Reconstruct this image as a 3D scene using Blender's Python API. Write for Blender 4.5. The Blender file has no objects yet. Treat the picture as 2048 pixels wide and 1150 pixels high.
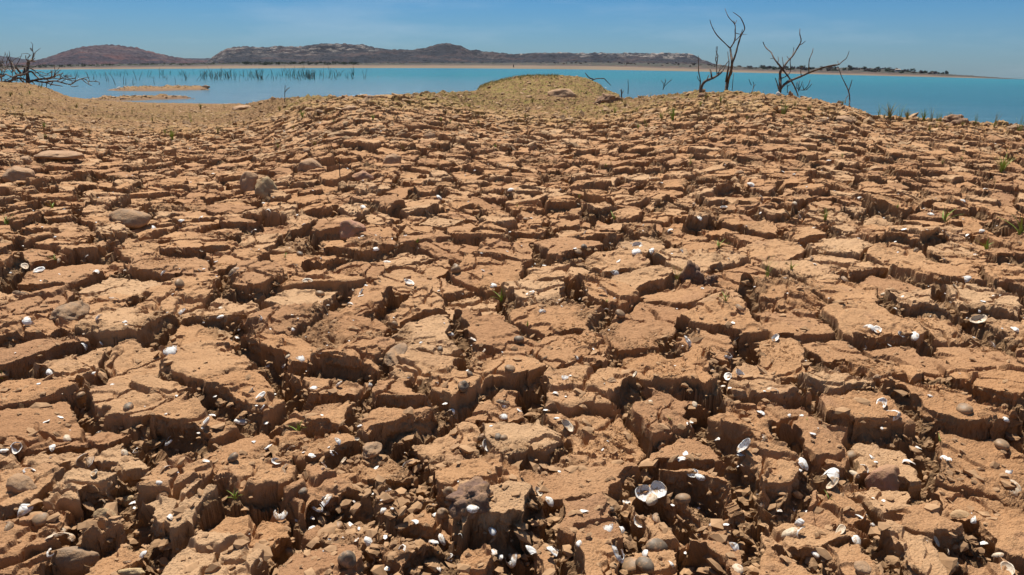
import bpy, math, random
import numpy as np
from mathutils import Vector, Matrix, Euler

# ------------------------------------------------------------------ camera, world, sun
SC = bpy.context.scene
COL = SC.collection
F = 1607.0                      # focal length in pixels of the 2048 px photograph
H = 0.8                         # camera height above the near mud
HOR = 134.0                     # row of the true horizon in the middle of the picture
ROLL = math.atan(0.0093)
PITCH = math.atan((575 - HOR) / F)
fwd = Vector((0, math.cos(PITCH), -math.sin(PITCH)))
right0 = Vector((1, 0, 0))
up0 = right0.cross(fwd)
rgt = right0 * math.cos(ROLL) + up0 * math.sin(ROLL)
upv = up0 * math.cos(ROLL) - right0 * math.sin(ROLL)
cam_d = bpy.data.cameras.new('camera')
cam = bpy.data.objects.new('camera', cam_d)
COL.objects.link(cam)
m3 = Matrix((rgt, upv, -fwd)).transposed()
cam.matrix_world = Matrix.Translation((0, 0, H)) @ m3.to_4x4()
cam_d.sensor_width = 36
cam_d.lens = 36 * F / 2048
cam_d.clip_start = 0.05
cam_d.clip_end = 12000
SC.camera = cam

SUN_EL, SUN_AZ = 64, -16        # degrees; azimuth from +Y towards +X
w = bpy.data.worlds.new('World')
SC.world = w
w.use_nodes = True
nt = w.node_tree
nt.nodes.clear()
sky = nt.nodes.new('ShaderNodeTexSky')
sky.sky_type = 'NISHITA'
sky.sun_disc = False
sky.sun_elevation = math.radians(SUN_EL)
sky.sun_rotation = math.radians(SUN_AZ)
sky.altitude = 200
sky.air_density = 1.0
sky.dust_density = 0.3
sky.ozone_density = 2.0
bg = nt.nodes.new('ShaderNodeBackground')
bg.inputs['Strength'].default_value = 0.05
# thin cirrus veil, in world directions
tc = nt.nodes.new('ShaderNodeTexCoord')
mp = nt.nodes.new('ShaderNodeMapping')
mp.inputs['Scale'].default_value = (1.6, 1.0, 9.0)
mp.inputs['Rotation'].default_value = (0.0, 0.12, 0.0)
nz = nt.nodes.new('ShaderNodeTexNoise')
nz.inputs['Scale'].default_value = 1.9
nz.inputs['Detail'].default_value = 7
nz.inputs['Roughness'].default_value = 0.62
rp = nt.nodes.new('ShaderNodeMapRange')
rp.inputs['From Min'].default_value = 0.5
rp.inputs['From Max'].default_value = 0.85
rp.inputs['To Max'].default_value = 0.30
mx = nt.nodes.new('ShaderNodeMix')
mx.data_type = 'RGBA'
mx.inputs[7].default_value = (9.0, 10.0, 11.0, 1)
out = nt.nodes.new('ShaderNodeOutputWorld')
L = nt.links.new
L(tc.outputs['Generated'], mp.inputs[0]); L(mp.outputs[0], nz.inputs['Vector'])
L(nz.outputs[0], rp.inputs[0]); L(rp.outputs[0], mx.inputs[0])
tint = nt.nodes.new('ShaderNodeMix')
tint.data_type = 'RGBA'
tint.blend_type = 'MULTIPLY'
tint.inputs[0].default_value = 1.0
ev = nt.nodes.new('ShaderNodeSeparateXYZ'); L(tc.outputs['Generated'], ev.inputs[0])
er = nt.nodes.new('ShaderNodeValToRGB')
for i_, (p_, c_) in enumerate(((0.0, (0.43, 0.68, 1.02)), (0.09, (0.22, 0.60, 1.02)), (0.30, (0.80, 0.95, 1.05)))):
    el_ = er.color_ramp.elements[i_] if i_ < 2 else er.color_ramp.elements.new(p_)
    el_.position = p_; el_.color = (*c_, 1)
L(ev.outputs[2], er.inputs[0]); L(er.outputs[0], tint.inputs[7])
L(sky.outputs[0], tint.inputs[6]); L(tint.outputs[2], mx.inputs[6])
L(mx.outputs[2], bg.inputs[0]); L(bg.outputs[0], out.inputs[0])

sd = bpy.data.lights.new('sun', 'SUN')
sd.energy = 5.0
sd.angle = math.radians(0.53)
sd.color = (1.0, 0.95, 0.86)
so = bpy.data.objects.new('sun', sd)
COL.objects.link(so)
e, a = math.radians(SUN_EL), math.radians(SUN_AZ)
sdir = Vector((math.sin(a) * math.cos(e), math.cos(a) * math.cos(e), math.sin(e)))
so.rotation_euler = sdir.to_track_quat('Z', 'Y').to_euler()

vs = SC.view_settings
vs.view_transform = 'Standard'
vs.look = 'None'
vs.exposure = 0.60
vs.gamma = 1
vs.use_curve_mapping = False
SC.render.engine = 'CYCLES'
SC.render.resolution_x, SC.render.resolution_y = 1024, 575

random.seed(7)
RNG = np.random.default_rng(11)
f4 = np.float32

# ------------------------------------------------------------------ helpers
def ray(px, py):
    return fwd * F + rgt * (px - 1024) - upv * (py - 575)

def at(px, py, Y):
    """point on the sight line through a pixel of the photograph at ground distance Y"""
    d = ray(px, py)
    return Vector((0, 0, H)) + d * (Y / d.y)

def tag(o, label=None, cat=None, group=None, kind=None):
    if label: o['label'] = label
    if cat: o['category'] = cat
    if group: o['group'] = group
    if kind: o['kind'] = kind
    return o

def link(name, me, mat=None, parent=None):
    o = bpy.data.objects.new(name, me)
    COL.objects.link(o)
    if mat is not None:
        for mm in (mat if isinstance(mat, (list, tuple)) else [mat]):
            me.materials.append(mm)
    if parent: o.parent = parent
    return o

def empty(name, loc):
    o = bpy.data.objects.new(name, None)
    o.empty_display_size = 0.1
    o.location = loc
    COL.objects.link(o)
    return o

def mesh_np(name, V, Fq, smooth=False, nside=4):
    """V (n,3) float, Fq (m,nside) int"""
    me = bpy.data.meshes.new(name)
    V = np.asarray(V, dtype=f4); Fq = np.asarray(Fq, dtype=np.int32)
    me.vertices.add(len(V)); me.vertices.foreach_set('co', V.ravel())
    me.loops.add(Fq.size); me.loops.foreach_set('vertex_index', Fq.ravel())
    me.polygons.add(len(Fq))
    me.polygons.foreach_set('loop_start', np.arange(0, Fq.size, Fq.shape[1], dtype=np.int32))
    if smooth: me.polygons.foreach_set('use_smooth', np.ones(len(Fq), dtype=bool))
    else: me.polygons.foreach_set('use_smooth', np.zeros(len(Fq), dtype=bool))
    me.update(calc_edges=True)
    return me

def grid_faces(nr, nc):
    i = np.arange(nr - 1)[:, None] * nc + np.arange(nc - 1)[None, :]
    return np.stack([i, i + 1, i + nc + 1, i + nc], -1).reshape(-1, 4)

PERM = RNG.permutation(256).astype(np.int32)
ANG = RNG.random(256) * 2 * math.pi
GX, GY = np.cos(ANG).astype(f4), np.sin(ANG).astype(f4)
RND = [RNG.random(256).astype(f4) for _ in range(4)]

def noise(x, y, seed=0):
    """gradient noise, about -1..1"""
    x = np.asarray(x, dtype=np.float64); y = np.asarray(y, dtype=np.float64)
    xi = np.floor(x); yi = np.floor(y)
    xf = (x - xi).astype(f4); yf = (y - yi).astype(f4)
    xi = xi.astype(np.int32) + seed * 37; yi = yi.astype(np.int32) + seed * 91
    u = xf * xf * xf * (xf * (xf * 6 - 15) + 10); v = yf * yf * yf * (yf * (yf * 6 - 15) + 10)
    def g(dx, dy):
        h = PERM[(PERM[(xi + dx) & 255] + yi + dy) & 255]
        return GX[h] * (xf - dx) + GY[h] * (yf - dy)
    a = g(0, 0); b = g(1, 0); c = g(0, 1); d = g(1, 1)
    a = a + u * (b - a); c = c + u * (d - c)
    return (a + v * (c - a)) * 1.5

def fbm(x, y, o=4, seed=0, gain=0.5):
    s = 0; amp = 1.0; t = 0
    for k in range(o):
        s = s + amp * noise(x * 2 ** k, y * 2 ** k, seed + k); t += amp; amp *= gain
    return s / t * 1.3

def worley(x, y, seed=0):
    """F1, F2, random value of the nearest cell, on a jittered grid"""
    xi = np.floor(x).astype(np.int32); yi = np.floor(y).astype(np.int32)
    f1 = np.full(x.shape, 9.0, f4); f2 = f1.copy(); r = np.zeros(x.shape, f4)
    for dx in (-1, 0, 1):
        for dy in (-1, 0, 1):
            cx = xi + dx; cy = yi + dy
            h = PERM[(PERM[(cx + seed * 53) & 255] + cy + seed * 17) & 255]
            d = np.hypot(cx + RND[0][h] - x, cy + RND[1][h] - y).astype(f4)
            m = d < f1
            f2 = np.where(m, f1, np.minimum(f2, d)); r = np.where(m, RND[2][h], r); f1 = np.where(m, d, f1)
    return f1, f2, r

def sstep(a, b, x):
    t = np.clip((x - a) / (b - a), 0, 1)
    return t * t * (3 - 2 * t)

# ------------------------------------------------------------------ materials
def new_mat(name):
    m = bpy.data.materials.new(name); m.use_nodes = True
    n = m.node_tree.nodes; n.clear()
    o = n.new('ShaderNodeOutputMaterial'); p = n.new('ShaderNodeBsdfPrincipled')
    m.node_tree.links.new(p.outputs[0], o.inputs[0])
    p.inputs['Roughness'].default_value = 0.9
    p.inputs['Specular IOR Level'].default_value = 0.25
    return m, m.node_tree, p

class NB:
    def __init__(s, t): s.t = t
    def n(s, ty, **k):
        x = s.t.nodes.new(ty)
        for a, b in k.items(): setattr(x, a, b)
        return x
    def l(s, a, b): s.t.links.new(a, b)
    def pos(s):
        return s.n('ShaderNodeNewGeometry').outputs['Position']
    def noise(s, vec, scale, detail=4, rough=0.6, dist=0):
        x = s.n('ShaderNodeTexNoise'); x.inputs['Scale'].default_value = scale
        x.inputs['Detail'].default_value = detail; x.inputs['Roughness'].default_value = rough
        x.inputs['Distortion'].default_value = dist
        s.l(vec, x.inputs['Vector']); return x.outputs[0]
    def vor(s, vec, scale, feature='F1'):
        x = s.n('ShaderNodeTexVoronoi', feature=feature); x.inputs['Scale'].default_value = scale
        s.l(vec, x.inputs['Vector']); return x.outputs[0]
    def rng(s, v, a, b, c=0.0, d=1.0):
        x = s.n('ShaderNodeMapRange')
        for i, k in enumerate((a, b, c, d)): x.inputs[i + 1].default_value = k
        s.l(v, x.inputs[0]); return x.outputs[0]
    def mix(s, f, a, b, mode='MIX'):
        x = s.n('ShaderNodeMix', data_type='RGBA', blend_type=mode)
        for i, v in ((0, f), (6, a), (7, b)):
            if isinstance(v, (int, float)): x.inputs[i].default_value = v
            elif isinstance(v, tuple): x.inputs[i].default_value = (*v, 1)
            else: s.l(v, x.inputs[i])
        return x.outputs[2]
    def math(s, op, a, b=0.0):
        x = s.n('ShaderNodeMath', operation=op)
        for i, v in ((0, a), (1, b)):
            if isinstance(v, (int, float)): x.inputs[i].default_value = v
            else: s.l(v, x.inputs[i])
        return x.outputs[0]
    def bump(s, h, strength, dist, p, prev=None):
        x = s.n('ShaderNodeBump'); x.inputs['Strength'].default_value = strength
        x.inputs['Distance'].default_value = dist; s.l(h, x.inputs['Height'])
        if prev is not None: s.l(prev, x.inputs['Normal'])
        if p is not None: s.l(x.outputs[0], p.inputs['Normal'])
        return x.outputs[0]
    def attr(s, name):
        return s.n('ShaderNodeAttribute', attribute_name=name).outputs['Fac']

def soil_mat():
    m, t, p = new_mat('dried_mud'); b = NB(t); P = b.pos()
    big = b.noise(P, 0.9, 3, 0.55)
    mid = b.noise(P, 9, 5, 0.6)
    fine = b.noise(P, 140, 4, 0.7)
    spk = b.noise(P, 420, 2, 0.6)
    c = b.mix(b.rng(big, 0.35, 0.65), (0.425, 0.224, 0.105), (0.482, 0.278, 0.142))
    c = b.mix(b.rng(mid, 0.42, 0.72, 0, 0.65), c, (0.375, 0.195, 0.092))
    c = b.mix(b.rng(b.noise(P, 4.3, 5, 0.6, 0.6), 0.56, 0.72, 0, 0.5), c, (0.31, 0.165, 0.105))
    c = b.mix(b.rng(fine, 0.3, 0.75, 0, 0.35), c, (0.25, 0.14, 0.070))
    c = b.mix(b.rng(spk, 0.63, 0.72, 0, 0.35), c, (0.55, 0.40, 0.27))
    tn = b.attr('tone')
    c = b.mix(b.rng(tn, 0.62, 1.0, 0, 0.55), c, (0.50, 0.335, 0.195))
    c = b.mix(b.rng(tn, 0.38, 0.0, 0, 0.55), c, (0.285, 0.150, 0.080))
    # browner soil below the crust; this colour also sets how dark crack shade looks
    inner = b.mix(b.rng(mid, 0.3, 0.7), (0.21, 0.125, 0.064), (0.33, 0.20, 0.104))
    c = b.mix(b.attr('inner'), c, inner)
    # loose stony ground farther away
    st = b.mix(b.rng(b.noise(P, 22, 5, 0.7), 0.35, 0.68), (0.090, 0.050, 0.026), (0.33, 0.185, 0.092))
    st = b.mix(b.rng(b.noise(P, 60, 3, 0.7), 0.52, 0.66, 0, 0.7), st, (0.36, 0.225, 0.12))
    c = b.mix(b.attr('stony'), c, st)
    gn = b.noise(P, 7, 4, 0.65)
    gg = b.math('MULTIPLY', b.attr('green'), b.rng(gn, 0.38, 0.62))
    c = b.mix(b.math('MULTIPLY', gg, 0.7), c, (0.245, 0.205, 0.055))
    c = b.mix(b.attr('wet'), c, (0.16, 0.10, 0.065))
    b.l(c, p.inputs['Base Color'])
    n1 = b.bump(b.noise(P, 75, 6, 0.72), 0.8, 0.007, None)
    b.bump(b.noise(P, 330, 4, 0.75), 0.8, 0.0022, p, n1)
    p.inputs['Roughness'].default_value = 0.95
    p.inputs['Specular IOR Level'].default_value = 0.12
    return m

def rock_mat(name, c1, c2, c3, scale=14):
    m, t, p = new_mat(name); b = NB(t)
    P = b.n('ShaderNodeTexCoord').outputs['Object']
    c = b.mix(b.rng(b.noise(P, scale * .35, 4), 0.35, 0.65), c1, c2)
    c = b.mix(b.rng(b.noise(P, scale, 5, 0.65), 0.5, 0.7), c, c3)
    if 'white' not in name: c = b.mix(b.rng(b.noise(b.pos(), 26, 6, 0.75), 0.42, 0.56, 0.0, 0.75), c, (0.36, 0.21, 0.11))
    b.l(c, p.inputs['Base Color'])
    b.bump(b.noise(P, scale * 2.5, 6, 0.7), 0.6, 0.02, p)
    return m

def simple_mat(name, c1, c2, scale=20, rough=0.8, bump=0.3, bd=0.003, object_space=True):
    m, t, p = new_mat(name); b = NB(t)
    P = b.n('ShaderNodeTexCoord').outputs['Object'] if object_space else b.pos()
    n = b.noise(P, scale, 5, 0.6)
    b.l(b.mix(b.rng(n, 0.35, 0.65), c1, c2), p.inputs['Base Color'])
    p.inputs['Roughness'].default_value = rough
    if bump: b.bump(n, bump, bd, p)
    return m

M_soil = soil_mat()
M_rock_tan = rock_mat('tan_rock', (0.36, 0.22, 0.13), (0.44, 0.29, 0.18), (0.26, 0.15, 0.09))
M_rock_grey = rock_mat('grey_rock', (0.23, 0.155, 0.10), (0.31, 0.21, 0.13), (0.36, 0.215, 0.12))
M_rock_dark = rock_mat('dark_rock', (0.13, 0.075, 0.055), (0.23, 0.14, 0.095), (0.09, 0.055, 0.04), 9)
M_rock_pink = rock_mat('pink_rock', (0.40, 0.20, 0.125), (0.44, 0.25, 0.17), (0.32, 0.17, 0.12), 20)
M_rock_white = rock_mat('white_rock', (0.66, 0.62, 0.55), (0.72, 0.69, 0.62), (0.45, 0.38, 0.30))
M_rock_yellow = rock_mat('yellow_rock', (0.46, 0.33, 0.18), (0.52, 0.38, 0.20), (0.36, 0.23, 0.12))
M_wood = simple_mat('dead_wood', (0.05, 0.035, 0.027), (0.15, 0.11, 0.085), 14, 0.85, 0.6, 0.01)
M_wood_pale = simple_mat('weathered_wood', (0.07, 0.048, 0.036), (0.20, 0.15, 0.11), 9, 0.85, 0.6, 0.01)
M_grass = simple_mat('green_grass', (0.17, 0.25, 0.04), (0.30, 0.36, 0.07), 30, 0.6, 0)
M_grass_dry = simple_mat('olive_grass', (0.20, 0.19, 0.05), (0.31, 0.27, 0.09), 30, 0.7, 0)
M_straw = simple_mat('dry_rootlets', (0.34, 0.165, 0.07), (0.42, 0.25, 0.11), 60, 0.9, 0, object_space=False)

def shell_mats():
    res = []
    for nm, c1, c2, c3 in (('bleached_shell', (0.66, 0.63, 0.58), (0.80, 0.78, 0.75), (0.40, 0.26, 0.15)),
                           ('weathered_shell', (0.20, 0.125, 0.07), (0.29, 0.195, 0.115), (0.36, 0.20, 0.10)),
                           ('dark_shell', (0.12, 0.09, 0.065), (0.20, 0.15, 0.10), (0.34, 0.20, 0.11)),
                           ('stained_shell', (0.50, 0.38, 0.25), (0.66, 0.58, 0.46), (0.36, 0.21, 0.11))):
        m, t, p = new_mat(nm); b = NB(t)
        P = b.n('ShaderNodeTexCoord').outputs['Object']
        c = b.mix(b.rng(b.noise(P, 40, 3), 0.35, 0.65), c1, c2)
        c = b.mix(b.rng(b.noise(P, 70, 5, 0.75), 0.50, 0.60), c, c3)
        b.l(c, p.inputs['Base Color'])
        p.inputs['Roughness'].default_value = 0.5
        wv = b.n('ShaderNodeTexWave', wave_type='RINGS', rings_direction='Z')
        wv.inputs['Scale'].default_value = 160; wv.inputs['Distortion'].default_value = 1.0
        mpn = b.n('ShaderNodeMapping'); mpn.inputs['Location'].default_value = (0, -0.017, 0)
        b.l(P, mpn.inputs[0]); b.l(mpn.outputs[0], wv.inputs[0])
        b.bump(wv.outputs[1], 0.25, 0.0004, p, b.bump(b.noise(P, 260, 4, .7), 0.5, 0.0008, None))
        res.append(m)
    return res
M_shell = shell_mats()

# ------------------------------------------------------------------ the landform
CT = np.array([(-2500, 200, 26), (-900, 190, 26), (-300, 172, 23), (0, 166, 22), (50, 168, 22), (95, 178, 23), (140, 196, 26), (200, 203, 28),
               (300, 206.5, 28.5), (440, 208.5, 28.5), (470, 209, 27), (488, 212, 23), (508, 207, 19), (550, 198, 16),
               (620, 193, 13.5), (700, 191.5, 12.5), (735, 190, 12.5), (800, 189, 13), (900, 184, 15), (960, 184, 17),
               (1020, 191, 17.5), (1200, 198, 16.5), (1250, 199, 15), (1300, 192, 14), (1400, 184, 13.5), (1480, 183, 13),
               (1560, 188, 12.5), (1620, 196, 12), (1700, 211, 11.5), (1750, 232, 11), (1850, 237, 11), (1950, 243, 11),
               (2048, 254, 11), (2400, 275, 11), (4500, 330, 11)], dtype=float)

def px_u(px, py=190.0):
    d = ray(px, py); return d.x / d.y
CU = np.array([px_u(x, y) for x, y, D in CT])
CD = CT[:, 2]
CZ = np.array([at(x, y, D).z for x, y, D in CT])
UF = np.linspace(-1.6, 2.1, 3700)
_k = np.exp(-(np.arange(-170, 171) / 62.0) ** 2); _k /= _k.sum()
def _sm(a): return np.convolve(np.pad(a, 170, mode='edge'), _k, 'valid')
DSM = _sm(np.interp(UF, CU, CD)); ZSM = _sm(np.interp(UF, CU, CZ))
MOUND = np.array([(925, 184), (945, 180), (985, 167), (1020, 158.5), (1050, 154), (1100, 153), (1150, 155), (1172, 159), (1198, 170), (1212, 183), (1250, 196), (1262, 205)])
MX = np.array([at(x, y, 23).x for x, y in MOUND]); MZ = np.array([at(x, y, 23).z for x, y in MOUND])
BARS = []   # low bars standing in the lake: (x0, x1, row of the waterline, height)
ZW = -0.6
def bar_line(px0, px1, row, hgt, seed):
    a = at(px0, row, 10); b = at(px1, row, 10)
    def hit(px, row):
        d = ray(px, row); k = (ZW - H) / d.z
        return (d.x * k, d.y * k)
    BARS.append((hit(px0, row[0]), hit(px1, row[1]), hgt, seed))
def hitw(px, row):
    d = ray(px, row); k = (ZW - H) / d.z
    return np.array((d.x * k, d.y * k))
BARS = [(hitw(185, 181), hitw(428, 177.5), 0.18, 1.6, 3), (hitw(120, 203), hitw(398, 195), 0.11, 0.85, 5)]

def macro(X, Y):
    u = X / Y
    D = np.interp(u, CU, CD); zc = np.interp(u, CU, CZ)
    t = np.clip((Y - 3.0) / (D - 3.0), 0, 1)
    Ds = np.interp(u, UF, DSM); zs = np.interp(u, UF, ZSM)
    ts = np.clip((Y - 3.0) / (Ds - 3.0), 0, 1)
    k = sstep(0.55, 0.97, Y / D)
    z = zc * t ** 1.35 * k + zs * ts ** 1.35 * (1 - k)
    d = np.maximum(Y - D, 0)
    steep = np.interp(u, [-0.9, -0.33, -0.28, 0.0, 0.5], [0.03, 0.02, 0.12, 0.10, 0.2])
    z = z - steep * d - 0.012 * d * d
    # the grassy mound behind, with a broken bank on its right
    mz = np.interp(X / Y * 23, MX, MZ)
    prof = sstep(17.2, 22.3, Y) * (1 - sstep(23.5, 29, Y))
    inside = sstep(MX[0] - .05, MX[0] + .5, X / Y * 23) * (1 - sstep(MX[-1] - .35, MX[-1], X / Y * 23))
    zm = z + (mz - z) * prof
    z = np.where((inside > 0) & (Y > 17), np.maximum(z, z + (zm - z) * inside), z)
    for (p0, p1, hg, wd, sd_) in BARS:
        dv = p1 - p0; Ln = np.hypot(*dv); dv = dv / Ln
        s = (X - p0[0]) * dv[0] + (Y - p0[1]) * dv[1]
        q = -(X - p0[0]) * dv[1] + (Y - p0[1]) * dv[0]
        env = sstep(0, 0.35 * Ln, s) * (1 - sstep(0.8 * Ln, Ln, s))
        qn = q + 0.5 * wd * noise(X * 0.7, Y * 0.7, sd_)
        hh = ZW - 0.12 + (hg + 0.12) * env * np.exp(-(qn / wd) ** 2) * (1 + 0.35 * noise(X * 2, Y * 2, sd_ + 1))
        z = np.where((s > -0.5) & (s < Ln + .5), np.maximum(z, hh), z)
    return np.maximum(z, -1.7)

# ground grid: rows grow with distance, so that the facets stay small where one looks closely
STEP = 0.00135
uc = np.arange(-0.70, 0.70 + STEP, STEP)
side = 0.70 + np.cumsum(np.concatenate([np.full(190, STEP * 1.6), np.linspace(STEP * 2, 0.05, 30)]))
uc = np.concatenate([-side[::-1], uc, side])
rows = [0.45]
while rows[-1] < 75:
    y = rows[-1]
    k = 4.0 if y < 0.95 else (1.0 if y < 11 else (1.5 if y < 29 else (3.0 if y < 42 else 10)))
    rows.append(y * (1 + STEP * k))
yr = np.array(rows)
U, YY = np.meshgrid(uc, yr)
XX = U * YY
NR, NC = XX.shape
print('ground grid', NR, NC, NR * NC)

def ground_px(px, py):
    """ground-plan point under a pixel, on the smooth landform"""
    d = ray(px, py); u = d.x / d.y; s = d.z / d.y
    Yt = np.linspace(1.0, 60, 6000)
    g = macro(u * Yt, Yt) - (H + s * Yt)
    k = np.argmax(g > 0)
    return u * Yt[k], Yt[k]

PLATES = """40,1120 190,1105 425,1110 650,1135 830,1095 960,1125 1080,1130 1190,1125 1320,1110 1450,1110 1545,1120 1700,1120 1830,1110 1960,1110
60,1050 190,1040 330,1015 530,1030 690,1055 870,1045 985,1050 1180,1050 1310,1055 1400,1000 1620,1055 1870,1060 2000,1030
40,965 190,970 330,975 500,960 640,985 780,1000 930,985 1130,930 1430,960 1560,950 1790,965 1660,990 1920,980
100,900 260,910 340,880 600,880 470,900 740,935 900,885 1040,870 1400,880 1490,860 1640,870 1780,900 1950,915
90,835 160,860 400,835 770,825 660,820 1200,835 1010,800 1320,830 1560,820 1700,815 1880,800
60,765 260,795 490,795 640,775 800,795 920,775 1160,790 1360,755 1530,775 1650,770 1760,745 1990,765
50,700 130,730 260,725 430,735 590,690 720,725 860,730 970,735 1170,705 1300,720 1410,695 1560,710 1690,700 1810,700 1960,695
80,655 240,650 400,665 540,645 690,655 860,670 980,665 1110,650 1280,665 1450,650 1590,650 1740,650 1900,645 2010,650
60,605 190,605 330,605 460,615 600,595 740,600 830,605 940,600 1080,590 1210,590 1330,615 1450,600 1560,600 1700,590 1830,600 1960,605
100,555 250,565 350,535 520,565 620,560 700,535 850,560 960,540 1130,545 1220,530 1390,525 1500,550 1620,540 1770,560 1900,550 2020,560
60,510 170,520 270,500 400,500 480,520 590,500 690,495 800,510 900,495 1010,505 1130,500 1300,490 1430,480 1550,500 1680,490 1800,510 1920,495 2020,510"""
seeds = []
for tok in PLATES.split():
    px, py = map(float, tok.split(','))
    if py > 1100: py += 10
    seeds.append(ground_px(px, py))
seeds = np.array(seeds)
cand = []
S0 = 0.195
for gx in range(-115, 116):
    for gy in range(0, 88):
        cand.append(((gx + RNG.random() * 0.9) * S0, (gy + RNG.random() * 0.9) * S0 + 0.2))
cand = np.array(cand)
keep = np.ones(len(cand), bool)
for s in seeds:
    keep &= (np.hypot(cand[:, 0] - s[0], cand[:, 1] - s[1]) > 0.19)
seeds = np.concatenate([seeds, cand[keep & (np.abs(cand[:, 0]) < cand[:, 1] * 1.3 + 1.6)]])
NS = len(seeds)
S_h = RNG.normal(0, 0.019, NS); S_tx = RNG.normal(0, 0.075, NS); S_ty = RNG.normal(0.02, 0.075, NS)
S_r = RNG.random(NS)
print('plates', NS)

def plates(X, Y):
    """distance to the plate border, plate index, direction of the border"""
    ed = np.full(X.shape, 1.0, f4); idx = np.zeros(X.shape, np.int32)
    nx = np.zeros(X.shape, f4); ny = np.zeros(X.shape, f4); i2 = np.zeros(X.shape, np.int32)
    T = 40
    for r0 in range(0, X.shape[0], T):
        for c0 in range(0, X.shape[1], T):
            x = X[r0:r0 + T, c0:c0 + T].ravel(); y = Y[r0:r0 + T, c0:c0 + T].ravel()
            if y.min() > 17: continue
            m = 0.42
            ci = np.where((seeds[:, 0] > x.min() - m) & (seeds[:, 0] < x.max() + m) & (seeds[:, 1] > y.min() - m) & (seeds[:, 1] < y.max() + m))[0]
            if len(ci) < 3: continue
            sx = seeds[ci, 0]; sy = seeds[ci, 1]
            d2 = (x[:, None] - sx) ** 2 + (y[:, None] - sy) ** 2
            n = d2.argmin(1)
            vx = sx[None, :] - sx[n][:, None]; vy = sy[None, :] - sy[n][:, None]
            ln = np.hypot(vx, vy); ln[ln < 1e-6] = 1e9
            bd = (d2 - d2[np.arange(len(n)), n][:, None]) / (2 * ln)
            bd[np.arange(len(n)), n] = 9
            j = bd.argmin(1); k = np.arange(len(n))
            sh = X[r0:r0 + T, c0:c0 + T].shape
            ed[r0:r0 + T, c0:c0 + T] = bd[k, j].reshape(sh)
            idx[r0:r0 + T, c0:c0 + T] = ci[n].reshape(sh)
            i2[r0:r0 + T, c0:c0 + T] = ci[j].reshape(sh)
            nx[r0:r0 + T, c0:c0 + T] = (vx[k, j] / ln[k, j]).reshape(sh)
            ny[r0:r0 + T, c0:c0 + T] = (vy[k, j] / ln[k, j]).reshape(sh)
    return ed, idx, i2, nx, ny

Zm = macro(XX, YY)
# jagged plate outlines: warp the plan before looking the plates up
wx = 0.030 * noise(XX * 5, YY * 5, 1) + 0.012 * noise(XX * 17, YY * 17, 2) + 0.0032 * noise(XX * 47, YY * 47, 3) + 0.0004 * noise(XX * 110, YY * 110, 22)
wy = 0.030 * noise(XX * 5, YY * 5, 4) + 0.012 * noise(XX * 17, YY * 17, 5) + 0.0032 * noise(XX * 47, YY * 47, 6) + 0.0004 * noise(XX * 110, YY * 110, 23)
ED, ID, I2, NX, NY = plates(XX + wx, YY + wy)
# every crack has its own width
pair = ((np.minimum(ID, I2).astype(np.int64) * 7919 + np.maximum(ID, I2) * 104729) % 9973) / 9973.0
wn = fbm(XX * 3.1, YY * 3.1, 2, 8)
half = 0.0020 + 0.020 * np.clip(pair - 0.18, 0, 1) ** 1.2 + 0.017 * np.clip(wn + 0.08, 0, 1)
half = half * (1 + 0.4 * noise(XX * 9, YY * 9, 9))
half = np.clip(half, 0.0006, 0.05)
depth = (0.034 + 2.2 * half) * (1 + 0.35 * noise(XX * 5, YY * 5, 10))
near = 1 - sstep(10.5, 14.5, YY + 1.5 * noise(XX * 0.6, YY * 0.6, 12) + 1.2 * (XX < -1) * 0)
wallw = 0.003 + np.minimum(0.024, half * 1.5) * (1 + 0.3 * noise(XX * 11, YY * 11, 13))
half = half * 0.8
tt = np.clip((half + wallw - ED) / wallw, 0, 1)           # 0 on the plate, 1 in the crack
prof = tt
# crumbled places: whole corners broken down into clods
cr = fbm(XX * 2.3, YY * 2.3, 3, 14)
crumble = 0.8 * sstep(0.28, 0.5, cr) * (1 - sstep(0.05, 0.10, ED)) 
# plates
lx = XX - seeds[ID, 0]; ly = YY - seeds[ID, 1]
top = S_h[ID] + S_tx[ID] * lx + S_ty[ID] * ly
dome = -0.010 * np.clip(1 - ED / 0.05, 0, 1) ** 2
curl = 0.006 * np.exp(-((ED - half - 0.02) / 0.018) ** 2) * (S_r[ID] > 0.45)
ter = fbm(XX * 5.5 + S_r[ID] * 9, YY * 5.5, 3, 15)
k1, k2, kr = worley((XX + 2 * wx) / 0.07, (YY + 2 * wy) / 0.07, 3)
terr = -0.010 * (kr > 0.78) * sstep(0.0, 0.08, (k2 - k1)) * (1 - sstep(0.06, 0.09, ED)) - 0.007 * sstep(0.30, 0.36, ter)
und = 0.009 * fbm(XX * 4.5, YY * 4.5, 3, 17)
# thin secondary cracks
sx_ = XX + wx * 1.0 + 0.01 * noise(XX * 30, YY * 30, 18); sy_ = YY + wy * 1.0 + 0.01 * noise(XX * 30, YY * 30, 19)
g1, g2, gr = worley(sx_ / 0.125, sy_ / 0.125, 2)
e2 = (g2 - g1) * 0.125 * 0.5
m2 = sstep(-0.15, 0.12, noise(XX * 2.7, YY * 2.7, 20))
crk2 = -0.020 * m2 * (1 - sstep(0.0010, 0.0060, e2))
tilt2 = m2 * (gr - 0.5) * 0.018
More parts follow.
